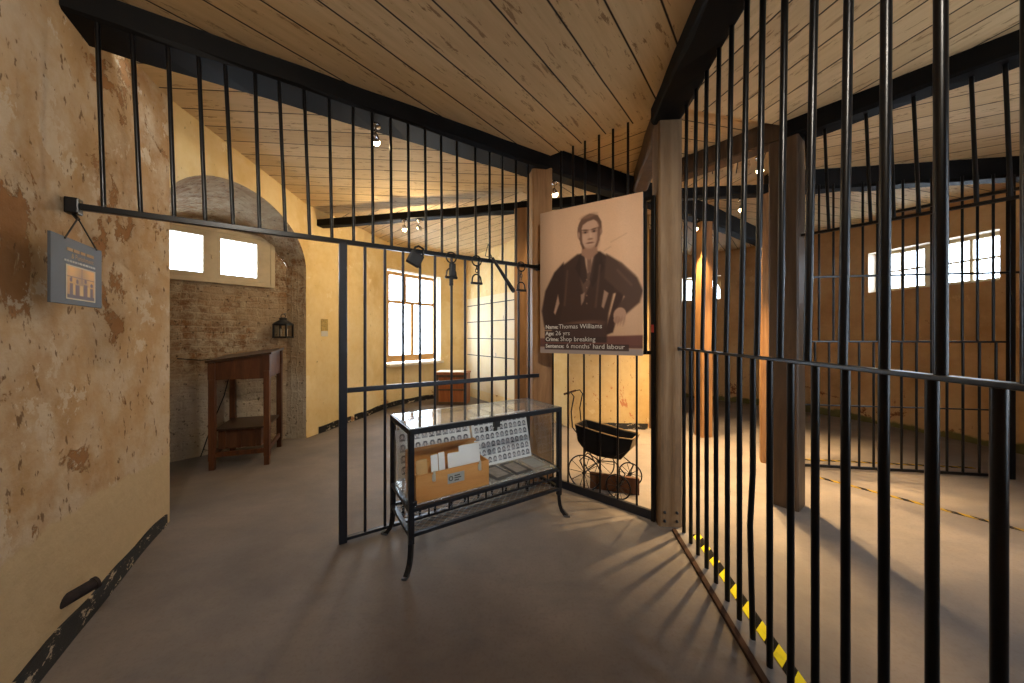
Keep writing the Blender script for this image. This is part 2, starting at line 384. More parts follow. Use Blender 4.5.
# outer wall with window openings and the arched recess
WIN={2:(129.0,145.2,.86,2.78,.16),3:(4.0,20.6,2.15,2.80,.2),4:(48.6,58.2,2.24,2.78,.22),5:(-79.5,-67.5,.7,2.75,.25),7:(-51.,-40.,.8,2.75,.3)}
def wall_cols(mb,angs,matf):
    for a,b in zip(angs[:-1],angs[1:]):
        m=(a+b)/2; spans=[(-.02,CEIL+.02)]
        for k,(w0,w1,z0,z1,_) in WIN.items():
            if w0<m<w1: spans=[(-.02,z0),(z1,CEIL+.02)]
        for z0,z1 in spans:
            zs=[z0]+[z for z in np.arange(.25,3.3,.25) if z0+.02<z<z1-.02]+[z1]
            for za,zb in zip(zs[:-1],zs[1:]):
                mb.add([wp(a,za),wp(b,za),wp(b,zb),wp(a,zb)],[(0,3,2,1)],matf(m),True)
edges=sorted(set([w for v in WIN.values() for w in v[:2]]))
def angs(a0,a1):
    s=list(np.arange(a0,a1,1.5))+[a1]+[e for e in edges if a0<e<a1]
    return sorted(set(round(float(x),3) for x in s))
def reveals(mb,mat):
    for k,(w0,w1,z0,z1,dp) in WIN.items():
        f=[wp(w0,z0),wp(w1,z0),wp(w1,z1),wp(w0,z1)]
        g=[]
        d=Vector((math.cos(R((w0+w1)/2)),math.sin(R((w0+w1)/2)),0))
        for p in f: g.append(p+d*(dp+.12))
        mb.add(f+g,[(0,1,5,4),(1,2,6,5),(2,3,7,6),(3,0,4,7)],mat)
mb=MB(); wall_cols(mb,angs(-162.1,-100),lambda a:0)
struct('wall_left',mb,[M['wall_left']])
mb=MB(); wall_cols(mb,angs(-100,92),lambda a:0); wall_cols(mb,angs(92,118),lambda a:0)
struct('wall_right',mb,[M['wall_far']])
mb=MB(); wall_cols(mb,angs(118,169.8),lambda a:0); struct('wall_back',mb,[M['wall']])
mb=MB(); reveals(mb,0); struct('trim_1',mb,[M['reveal']])

# arched recess: front arch on the chord JL-JR, back wall with the high window
JL=wp(-162.1); JR=wp(169.8); BT=Vector((.64,.7684,0)); B0=Vector((-3.86,3.924,0))
def bk(t): return B0+BT*t
def front_arch(s): return 2.35+.64*math.sqrt(max(0,1-((s-.48)/.52)**2))
def back_arch(t): return 2.12+.74*math.sqrt(max(0,1-((t-.3)/.87)**2))
mb=MB(); N=28
ss=[.48-.52*math.cos(PI*i/N) for i in range(N+1)]; ss[0]=0; ss[-1]=1
for a,b in zip(ss[:-1],ss[1:]):
    p=JL.lerp(JR,a); q=JL.lerp(JR,b)
    mb.add([(p.x,p.y,front_arch(a)),(q.x,q.y,front_arch(b)),(q.x,q.y,CEIL+.02),(p.x,p.y,CEIL+.02)],[(0,1,2,3)],0)
struct('wall_recess_front',mb,[M['wall']])
def uvmesh(name,quads,mat):
    me=bpy.data.meshes.new(name); vs=[];fs=[];uvs=[]
    for q,uv in quads:
        o=len(vs); vs+=[tuple(p) for p in q]; fs.append(tuple(range(o,o+len(q)))); uvs+=uv
    me.from_pydata(vs,[],fs); l=me.uv_layers.new(name='UVMap')
    for k,u in enumerate(uvs): l.data[k].uv=u
    me.materials.append(mat); me.update(); bm=bmesh.new(); bm.from_mesh(me); bmesh.ops.remove_doubles(bm,verts=bm.verts,dist=1e-4); bm.to_mesh(me); bm.free()
    o=bpy.data.objects.new(name,me); COL.objects.link(o); o['kind']='structure'; return o
TB0,TB1=-.57,1.10; quads=[]
tt=sorted(set([TB0+(TB1-TB0)*i/40 for i in range(41)]+[-.3,.91]))
for a,b in zip(tt[:-1],tt[1:]):
    m=(a+b)/2; za,zb=back_arch(a),back_arch(b)
    spans=[(-.02,-.02,2.10,2.10),(2.73,2.73,max(za,2.73),max(zb,2.73))] if -.3<m<.91 else [(-.02,-.02,za,zb)]
    for z0,z0b,z1,z1b in spans:
        if z1-z0<.002 and z1b-z0b<.002: continue
        p,q=bk(a),bk(b)
        quads.append(([(p.x,p.y,z0),(q.x,q.y,z0b),(q.x,q.y,z1b),(p.x,p.y,z1)],[(a,z0),(b,z0b),(b,z1b),(a,z1)]))
# soffit and jambs lofted from the front arch to the back arch
fr=[(JL.x,JL.y,-.02)]+[(JL.lerp(JR,s).x,JL.lerp(JR,s).y,front_arch(s)) for s in ss]+[(JR.x,JR.y,-.02)]
bt=[TB0+(TB1-TB0)*s for s in ss]
ba=[(bk(TB0).x,bk(TB0).y,-.02)]+[(bk(t).x,bk(t).y,back_arch(t)) for t in bt]+[(bk(TB1).x,bk(TB1).y,-.02)]
L=0
for i in range(len(fr)-1):
    f0,f1,b0,b1=[Vector(x) for x in (fr[i],fr[i+1],ba[i],ba[i+1])]; dl=(f1-f0).length; K=6
    for k in range(K):
        x0,x1=k/K,(k+1)/K
        quads.append(([f0.lerp(b0,x0),f1.lerp(b1,x0),f1.lerp(b1,x1),f0.lerp(b0,x1)],[(L,x0*(f0-b0).length),(L+dl,x0*(f1-b1).length),(L+dl,x1*(f1-b1).length),(L,x1*(f0-b0).length)]))
    L+=dl
uvmesh('wall_recess_back',quads,M['rubble'])

# inner plastered partitions: one radial (with the height chart), one on the ring
def partition(name,a,b,th,mat):
    d=(b-a).normalized(); nrm=Vector((-d.y,d.x))*th/2
    mb=MB(); mb.prism([a-nrm,b-nrm,b+nrm,a+nrm],-.02,CEIL+.02); return struct(name,mb,mat)
RA=Vector((.93,5.42)); RB=Vector((-1.10,8.34))
partition('wall_partition',RA,RB,.12,M['wall'])
partition('wall_inner',Vector((.9,5.40)),Vector((2.12,5.33)),.14,M['wall_inner'])
# baseboards: chipped black band along the foot of the wall
def band(name,a0,a1,h0,h1,gap=()):
    mb=MB(); A=list(np.arange(a0,a1,1.))+[a1]
    for a,b in zip(A[:-1],A[1:]):
        if any(g0<(a+b)/2<g1 for g0,g1 in gap): continue
        ha=h0+(h1-h0)*(a-a0)/(a1-a0); hb=h0+(h1-h0)*(b-a0)/(a1-a0); e=-.012
        ha*=1+.06*math.sin(a*.9); hb*=1+.06*math.sin(b*.9)
        mb.add([wp(a,0,e),wp(b,0,e),wp(b,hb,e),wp(a,ha,e),wp(a,ha,.01),wp(b,hb,.01)],[(0,3,2,1),(3,4,5,2)],0)
    return struct(name,mb,M['skirt'])
band('baseboard_left',-161.3,-118,.085,.18)
band('baseboard_back',122,167,.10,.10,((126,128.5),(157,158.5)))
mb=MB()
for k in range(10):
    x0=1.08+k*.1; mb.box((x0+.05,5.33-.07-.004-.0574*(x0+.05-1.5)*1,.05+.004*math.sin(k*2)),(.1,.012,.09),-.057)
struct('baseboard_inner',mb,M['skirt'])

# ------------------------------------------------------------------ windows
def window_rect(k,c,right,z0,z1,w,verts,horiz,mat,fw=.05,depth=.06,thin=.028):
    """frame in the plane through c with horizontal direction right; bars at fractions"""
    root=MB(); right=Vector(right).normalized(); nrm=Vector((-right.y,right.x,0)); rz=math.atan2(right.y,right.x); c=Vector(c)
    def bx(u0,u1,za,zb,mb,d=depth): mb.bbox(c+right*((u0+u1)/2)+Vector((0,0,(za+zb)/2)),(u1-u0,d,zb-za),.006,rz)
    bx(-w/2,-w/2+fw,z0,z1,root); bx(w/2-fw,w/2,z0,z1,root); bx(-w/2+fw,w/2-fw,z0,z0+fw,root); bx(-w/2+fw,w/2-fw,z1-fw,z1,root)
    o=struct('window_%d'%k,root,mat)
    mb=MB()
    for (u,za,zb,t) in verts: bx(u-t/2,u+t/2,za,zb,mb,depth*.8)
    for (z,ua,ub,t) in horiz: bx(ua,ub,z-t/2,z+t/2,mb,depth*.78)
    if mb.v: mb.build('glazing_bar',mat,o)
    mb=MB(); mb.box(c+nrm*.0+Vector((0,0,(z0+z1)/2)),(w-.02,.006,z1-z0-.02),rz); mb.build('glass_pane',M['pane'],o)
    return o,nrm
def daylight(name,c,direction,w,h,power,col=(.86,.93,1)):
    l=bpy.data.lights.new(name,'AREA'); l.shape='RECTANGLE'; l.size=w; l.size_y=h; l.energy=power; l.color=col
    o=bpy.data.objects.new(name,l); COL.objects.link(o); o.location=c
    o.rotation_euler=Vector(direction).to_track_quat('-Z','Y').to_euler(); l.cycles.is_portal=True; return o
def wall_window(k):
    w0,w1,z0,z1,dp=WIN[k]; a,b=wp(w0),wp(w1); am=R((w0+w1)/2); d=Vector((math.cos(am),math.sin(am),0))
    right=(a-b).normalized(); c=(a+b)/2+d*dp; w=(a-b).length; return c,right,z0,z1,w,d
# recess window (two casements)
c=bk(.305)+Vector((.768,-.64,0))*.012
o,_=window_rect(1,c,BT,2.085,2.755,1.30,[(0,2.14,2.70,.164),(-.525,2.14,2.70,.15),(.525,2.14,2.70,.15)],[(2.165,-.6,.6,.07),(2.675,-.6,.6,.07)],M['winframe'])
mb=MB(); mb.bbox(bk(.305)+Vector((.768,-.64,0))*.045+Vector((0,0,2.40)),(.012,.03,.05),.003,math.atan2(BT.y,BT.x)); mb.bbox(bk(.305)+Vector((.768,-.64,0))*.06+Vector((0,0,2.42)),(.05,.012,.012),.003,math.atan2(BT.y,BT.x)); mb.build('window_catch',M['winframe'],o)
daylight('daylight_recess',bk(.305)+Vector((-.768,.64,0))*.55+Vector((0,0,2.45)),(.768,-.64,-.15),1.7,1.1,60)
# tall sash window
c,right,z0,z1,w,d=wall_window(2)
ws=w-.1
window_rect(2,c,right,z0+.03,z1-.02,ws,[(0,z0+.1,2.12,.07),(-.19,2.16,z1-.06,.06),(.2,2.16,z1-.06,.06)],[(2.14,-ws/2+.05,ws/2-.05,.06),(z0+.12,-ws/2+.05,ws/2-.05,.1)],M['winwood'],.07)
mb=MB(); mb.bbox(c-d*(.16)+Vector((0,0,z0-.02)),(w+.02,.2,.05),.01,math.atan2(right.y,right.x)); struct('trim_2',mb,M['reveal'])
daylight('daylight_tall',c+d*.5+Vector((0,0,(z0+z1)/2)),-d+Vector((0,0,-.1)),w*1.3,(z1-z0)*1.2,150)
# far pairs of casements
for k,pw in ((3,40),(4,30)):
    c,right,z0,z1,w,d=wall_window(k)
    if k==3:
        window_rect(k,c,right,z0,z1,w,[(0,z0,z1,.2),(-.36,z0,z1,.03),(.36,z0,z1,.03)],[((z0+z1)/2,-w/2,w/2,.028)],M['winframe'],.05)
    else:
        window_rect(k,c,right,z0,z1,w,[(.02,z0,z1,.16)],[],M['winframe'],.04)
        mb=MB(); # arched head corner over the casement on the camera's right
        for s in (1,):
            e=c+right*(w/2-.03)*s; N=10; rr=.36
            pts=[Vector((0,0,z1))]+[Vector((0,0,0)) for _ in range(0)]
            poly=[(w/2-.01,z1-.01)]+[(w/2-.03-rr*(1-math.cos(PI/2*i/N)),z1-.02-rr*(1-math.sin(PI/2*i/N))) for i in range(N+1)]
            for dd in (-.035,): 
                f=[c+right*u+Vector((0,0,z))+d*dd for u,z in poly]; g=[p+d*.05 for p in f]; nn=len(f)
                mb.add(f+g,[tuple(range(nn)),tuple(range(2*nn-1,nn-1,-1))]+[(i,(i+1)%nn,nn+(i+1)%nn,nn+i) for i in range(nn)],0)
        struct('trim_4',mb,M['wall_far'])
    daylight('daylight_far_%d'%k,c+d*.5+Vector((0,0,(z0+z1)/2)),-d+Vector((0,0,-.2)),w*1.4,(z1-z0)*1.6,pw)
# unseen windows beside the camera: first read from bar shadows, second added for fill
for k,pw in ((5,200),(7,100)):
    c,right,z0,z1,w,d=wall_window(k)
    window_rect(k,c,right,z0,z1,w,[(0,z0,z1,.26 if k==5 else .08)],[((z0+z1)/2,-w/2,w/2,.04)],M['winframe'],.05)
    daylight('daylight_near_%d'%k,c+d*.45+Vector((0,0,(z0+z1)/2)),-d+Vector((0,0,-.15)),w*.9,(z1-z0)*.9,pw)

# ------------------------------------------------------------------ beams and posts
def beam(a,b,w,z0,z1,label,mat,side=0):
    """squared timber from a to b (plan), shifted sideways by side; the underside slightly uneven"""
    d=(b-a).normalized(); nn=Vector((-d.y,d.x)); a=a+nn*side; b=b+nn*side; L=(b-a).length; K=max(2,int(L/.25)); mb=MB(); rings=[]
    for i in range(K+1):
        p=a.lerp(b,i/K); j=lambda: random.uniform(-.008,.008); c=.018
        sec=[(-w/2+c,z0),(w/2-c,z0),(w/2,z0+c),(w/2,z1),(-w/2,z1),(-w/2,z0+c)]
        rings.append([Vector((p.x+nn.x*(s+j()),p.y+nn.y*(s+j()),z+(j() if z<z1 else 0))) for s,z in sec])
    for i in range(K):
        for q in range(6):
            mb.add([rings[i][q],rings[i][(q+1)%6],rings[i+1][(q+1)%6],rings[i+1][q]],[(0,3,2,1)])
    mb.add(rings[0],[tuple(range(6))]); mb.add(rings[-1],[tuple(reversed(range(6)))])
    o=mb.build('ceiling_beam',mat); return tag(o,label,'beam',None,'thing')
def wall_end(p,q):  # where the line p->q meets the outer wall
    d=(q-p).normalized(); t=0
    while True:
        x=p+d*t; a=math.degrees(math.atan2(x.y-C[1],x.x-C[0])); a=a if a<164 else a-360
        if (x-Vector(C)).length>wr(a)-.005 or t>9: return x
        t+=.01
ZT=CEIL+.005
Lw=FP-FD*1.3; beam(Lw,P1-FN*.09+FD*.05,.27,BEAM,ZT,'black timber beam carrying the grille with the doorway, running up to the cream wall',M['blackwood'],.105)
beam(P1+Vector((.06,.02)),P5,.17,BEAM+.0,ZT,'dark brown beam crossing the inner ring behind the hanging portrait',M['blackwood'])
beam(P5,wall_end(P5,P5+(P5-Vector(C))),.17,BEAM,ZT,'dark beam running out from the far inner post to the outer wall',M['blackwood'])
beam(Vector((RP.x,RP.y))+RD*(-.13),Vector((RP.x,RP.y))+RD*2.62,.22,BEAM+.02,ZT,'thick black beam over the long grille next to the viewer',M['blackwood'],-.085)
CE=Vector((1.5,4.06)); HB=.27
def toward(p,k=HB): return CE+(p-CE).normalized()*k
beam(P2,toward(P2,.16),.15,BEAM+.03,ZT,'brown beam running inward from the grey bolted post',M['darkpost'])
b3=P3+Vector((.62,-.785))*3.2; e3=wall_end(P3,b3)
beam(P3,e3,.2,BEAM+.04,ZT,'black beam above the far doorway with short bars hanging from it',M['blackwood'])
beam(P3,toward(P3),.15,BEAM+.05,ZT,'brown beam crossing the ring from the double-faced brown post',M['darkpost'])
e4=wall_end(P4,P4+Vector((.9878,-.1557))*3)
beam(P4,e4,.17,BEAM,ZT,'black beam carrying the distant grille along the right',M['blackwood'])
beam(P8,toward(P8),.13,3.04,3.15,'slim dark beam running inward from the orange-brown post, just above the portrait',M['blackwood'])
beam(toward(P4),P4,.13,3.04,3.15,'slim dark beam running inward from the honey-coloured post, a lamp beneath it',M['blackwood'])
e8=wall_end(P8,P8+Vector((-.976,.216)))
beam(P8,e8,.14,3.04,3.14,'dark beam with two lamps over the cell with the tall window',M['blackwood'])
def post(p,w,z1,mat,ang,label,bolts=False,cap=False,group=None):
    o=empty('wooden_post',(p.x,p.y,0),label,'post',group,'thing')
    mb=MB(); K=8; rings=[]; ca,sa=math.cos(ang),math.sin(ang); ch=.012
    for i in range(K+1):
        z=z1*i/K; sec=[(-w/2+ch,-w/2),(w/2-ch,-w/2),(w/2,-w/2+ch),(w/2,w/2-ch),(w/2-ch,w/2),(-w/2+ch,w/2),(-w/2,w/2-ch),(-w/2,-w/2+ch)]
        rings.append([Vector((p.x+(x*ca-y*sa)+random.uniform(-.002,.002),p.y+(x*sa+y*ca)+random.uniform(-.002,.002),z)) for x,y in sec])
    for i in range(K):
        for q in range(8): mb.add([rings[i][q],rings[i][(q+1)%8],rings[i+1][(q+1)%8],rings[i+1][q]],[(0,1,2,3)])
    mb.add(rings[-1],[tuple(range(8))]); part('post_shaft',mb,mat,o)
    if bolts:
        f=Vector((sa,-ca,0))
        for sx in (-.045,.045):
            for z in (.045,.11):
                b=MB(); c0=Vector((p.x,p.y,0))+Vector((ca,sa,0))*sx+f*(w/2)+Vector((0,0,z)); Mx=f.to_track_quat('Z','Y').to_matrix()
                b.lathe([(0,.012),(.008,.012),(.011,.006),(.011,-.003),(.016,-.003),(.016,-.006)],c0,10,0,Mx); part('bolt',b,M['steel'],o,'grey bolt head')
    return o
A1=math.atan2(FD.y,FD.x)
post(P1,.2,BEAM+.02,M['post'],A1-.35,'pine post at the corner behind the left edge of the hanging portrait')
post(P2,.172,BEAM+.03,M['greypost'],-.10,'grey weathered post with bolts at its foot, between the portrait gate and long grille',True)
post(P3,.205,BEAM+.04,M['darkpost'],R(-53),'thick brown post standing behind the long grille, nearest of the inner ring there')
post(P4,.15,BEAM,M['post'],R(-30),'honey-coloured post just behind the thick brown post, lit by a lamp at its top')
post(P5,.17,BEAM,M['post'],R(10),'farthest pine post, in front of the small white window')
post(P8,.17,BEAM,M['post'],R(-15),'orange-brown post seen between the bars beside the height chart')
post(P6+Vector((.04,-.02)),.12,BEAM+.03,M['darkpost'],R(-20),'dark post closing the end of the yellow inner wall')

# ------------------------------------------------------------------ grilles
def V3(p,z): return Vector((p.x,p.y,z))
BR=.0105
# doorway grille
g=empty('cage_grille',V3(FP,0),'black iron grille with an open doorway and short bars hanging over it','grille','iron grilles dividing the cells')
def fpt(t): return FP+FD*t
for tb,ttp in [(-1.122,-1.146),(-.987,-1.021),(-.855,-.881),(-.723,-.754),(-.596,-.635),(-.468,-.492),(-.333,-.369),(-.199,-.232),(-.068,-.086),(.068,.064),(.197,.19),(.328,.32),(.457,.449),(.591,.582),(.723,.714),(.859,.852),(1.027,1.022),(1.161,1.161),(1.293,1.293),(1.438,1.438),(1.575,1.575)]:
    b=MB(); b.rod(V3(fpt(tb),2.10),V3(fpt(ttp),BEAM+.03),BR); part('bar',b,M['iron'],g)
for t in [.143,.28,.412,.543,.664,.805,.926,1.053,1.185,1.33,1.466,1.585]:
    b=MB(); b.rod(V3(fpt(t),.03),V3(fpt(t),2.10),BR); part('bar',b,M['ironblue'],g)
def flat(mb,a,b,z,w,h,bev=.003):
    d=b-a; mb.bbox(V3((a+b)/2,z),(d.length,w,h),bev,math.atan2(d.y,d.x))
b=MB(); flat(b,fpt(-1.235),fpt(1.70),2.10,.03,.032); part('head_rail',b,M['iron'],g)
b=MB(); flat(b,fpt(0),fpt(1.70),1.062,.022,.035); part('middle_rail',b,M['ironblue'],g)
b=MB(); flat(b,fpt(.02),fpt(1.70),.028,.035,.022); part('bottom_rail',b,M['ironblue'],g)
b=MB(); b.bbox(V3(fpt(0),1.05),(.052,.03,2.1),.004,A1); part('door_jamb',b,M['ironblue'],g,'wide flat upright beside the doorway')
b=MB(); b.bbox(V3(fpt(-1.225),2.10),(.05,.05,.08),.006,A1); b.rod(V3(fpt(-1.225),2.06),V3(fpt(-1.20)+FN*-.03,2.03),.008); part('wall_bracket',b,M['iron'],g)
b=MB(); b.bbox(V3(fpt(1.70),2.10),(.05,.045,.06),.006,A1); part('post_bracket',b,M['iron'],g)
# long grille
g=empty('cage_grille',V3(RP,0),'long tall grille of round black bars beside the viewer on the right','grille','iron grilles dividing the cells')
def rpt(t): return RP+RD*t
for i,t in enumerate([.002,.13,.251,.38,.505,.637,.76,.878,1.006,1.139,1.267,1.395,1.523,1.647,1.774]):
    b=MB()
    if i==7: b.tube([V3(rpt(t),.02),V3(rpt(t)+RN*.012,.55),V3(rpt(t),.8),V3(rpt(t),1.345)],.0125)
    else: b.rod(V3(rpt(t),.0),V3(rpt(t),1.345),.0125)
    part('bar',b,M['iron'],g)
for tb,ttp in [(.002,.057),(.164,.225),(.316,.385),(.474,.545),(.621,.685),(.77,.832),(.909,.961),(1.074,1.11),(1.228,1.275),(1.384,1.419),(1.524,1.535),(1.666,1.666),(1.822,1.822)]:
    b=MB()
    if ttp-tb>.05: 
        a0,a1=rpt(tb),rpt(ttp); b.tube([V3(a0,1.345),V3(a0.lerp(a1,.55),2.2),V3(a0.lerp(a1,.8),2.7),V3(a1,BEAM+.05)],.0125)
    else: b.rod(V3(rpt(tb),1.345),V3(rpt(ttp),BEAM+.05),.0125)
    part('bar',b,M['iron'],g)
b=MB(); flat(b,rpt(-.10),rpt(1.95),1.347,.034,.014); b.bbox(V3(rpt(-.10),1.347),(.05,.035,.03),.004,PI/2); part('middle_rail',b,M['iron'],g)
b=MB(); flat(b,rpt(-.03)+RN*.0,rpt(2.2),.006,.085,.014,.003); part('floor_plate',b,M['greysill'],g,'grey plate the bars stand on')
b=MB(); flat(b,rpt(-.03)+RN*.058,rpt(2.2)+RN*.058,.008,.03,.02); part('floor_angle',b,M['rust'],g,'rusty angle along the foot')
# gate between the two posts
GP=Vector((.4754,3.2423)); GD=Vector((.7464,-.6655)); GN=Vector((-.6655,-.7464))
def gpt(t): return GP+GD*t
AG=math.atan2(GD.y,GD.x)
g=empty('cage_gate',V3(GP,0),'narrow iron gate of slim bars behind the hanging portrait and in front of the pram','gate','iron grilles dividing the cells')
for t in [-.104,.067,.236,.394,.556,.718]:
    b=MB(); b.rod(V3(gpt(t),.05),V3(gpt(t),1.30),.0085); part('bar',b,M['iron'],g)
for t in [-.011,.121,.246,.384,.514,.645]:
    b=MB(); b.rod(V3(gpt(t),1.30),V3(gpt(t),CEIL),.0105); part('bar',b,M['iron'],g)
b=MB(); flat(b,gpt(-.16),gpt(.88),.035,.03,.07); part('bottom_rail',b,M['ironblue'],g)
b=MB(); flat(b,gpt(-.16),gpt(.88),1.31,.02,.03); part('middle_rail',b,M['iron'],g)
for t,w,z1 in [(.795,.022,2.52),(.857,.03,2.53)]:
    b=MB(); b.bbox(V3(gpt(t)+GN*.02,z1/2+(.65 if t<.85 else 0)),(w,.03,z1-(1.3 if t<.85 else .0)),.004,AG); part('stile',b,M['iron'],g)
b=MB(); b.bbox(V3(gpt(.826)+GN*.02,2.52),(.09,.03,.03),.004,AG); part('top_rail',b,M['iron'],g)
b=MB(); b.bbox(V3(gpt(.857)+GN*.038,1.50),(.02,.004,.06),.001,AG); part('tag',b,M['red'],g,'small red mark on the upright')
# distant doorway grille (only its hanging part is seen)
D3=Vector((.62,-.785)); g=empty('cage_grille',V3(P3,0),'short hanging bars and paired rails over the far doorway, behind the long grille','grille','iron grilles dividing the cells')
def p3(t): return Vector((2.37,2.9))+D3*t
for tb,ttp in [(.125,.1),(.241,.215),(.358,.333),(.471,.446),(.586,.567),(.701,.676),(.82,.795),(.936,.915),(1.058,1.039),(1.18,1.16),(1.3,1.28)]:
    b=MB(); b.rod(V3(p3(tb),2.28),V3(p3(ttp),BEAM+.06),BR); part('bar',b,M['iron'],g)
b=MB(); flat(b,p3(.05),p3(1.75),2.28,.03,.02); part('head_rail',b,M['iron'],g)
b=MB(); flat(b,p3(.55)+Vector((.05,.04)),p3(1.75)+Vector((.05,.04)),2.345,.025,.018); part('upper_rail',b,M['iron'],g)
# distant fixed grille
Q=Vector((3.238,3.718)); QD=Vector((.9878,-.1557)); AQ=math.atan2(QD.y,QD.x)
g=empty('cage_grille',V3(Q,0),'distant grille with three rails standing along the right, below the white windows','grille','iron grilles dividing the cells')
def qpt(t): return Q+QD*t
for t in [.097,.235,.378,.511,.646,.761,.878,1.007,1.133,1.268,1.4,1.53,1.664]:
    b=MB(); b.rod(V3(qpt(t),1.38),V3(qpt(t),BEAM+.02),.0105); part('bar',b,M['iron'],g)
for t in [.058,.193,.335,.477,.611,.734,.865,.999,1.133,1.268,1.406,1.546,1.687]:
    b=MB(); b.rod(V3(qpt(t),.03),V3(qpt(t),1.38),.0105); part('bar',b,M['iron'],g)
for z,t1,h,nm in [(2.08,2.35,.02,'head_rail'),(1.38,1.84,.018,'middle_rail'),(.69,1.72,.012,'lower_rail'),(.03,1.84,.03,'bottom_rail')]:
    b=MB(); flat(b,qpt(-.22),qpt(t1),z,.025,h); part(nm,b,M['iron'],g)
b=MB(); b.bbox(V3(qpt(1.81),1.53),(.05,.035,3.06),.004,AQ); part('door_jamb',b,M['iron'],g,'wide flat upright at the end')
# hazard tape on the floor
def tape(name,a,b,w,label,mt='tape'):
    d=(b-a); L=d.length; d=d.normalized(); nn=Vector((-d.y,d.x))*w/2; me=bpy.data.meshes.new(name); z=.0035
    me.from_pydata([(*(a-nn),.0),(*(b-nn),.0),(*(b+nn),.0),(*(a+nn),.0),(*(a-nn),z),(*(b-nn),z),(*(b+nn),z),(*(a+nn),z)],[],[(4,5,6,7),(0,1,5,4),(1,2,6,5),(2,3,7,6),(3,0,4,7)])
    uv=me.uv_layers.new(name='UVMap')
    vv=[(0,-w/2),(L,-w/2),(L,w/2),(0,w/2)]
    for k,l in enumerate(me.loops): uv.data[k].uv=vv[l.vertex_index%4]
    me.materials.append(M[mt]); o=bpy.data.objects.new(name,me); COL.objects.link(o); return tag(o,label,'tape','strips of hazard tape')
tape('hazard_tape',rpt(.0)-RN*.085,rpt(2.2)-RN*.085,.06,'black and yellow hazard tape along the foot of the long near grille')
tape('hazard_tape',Vector((3.10,3.50)),Vector((4.02,2.2)),.045,'worn hazard tape slanting across the shaded floor in front of the distant grille','tapeworn')
tape('hazard_tape',qpt(.05)+Vector((.02,.28)),qpt(1.8)+Vector((.02,.28)),.045,'faint hazard tape on the floor behind the distant grille','tapeworn')

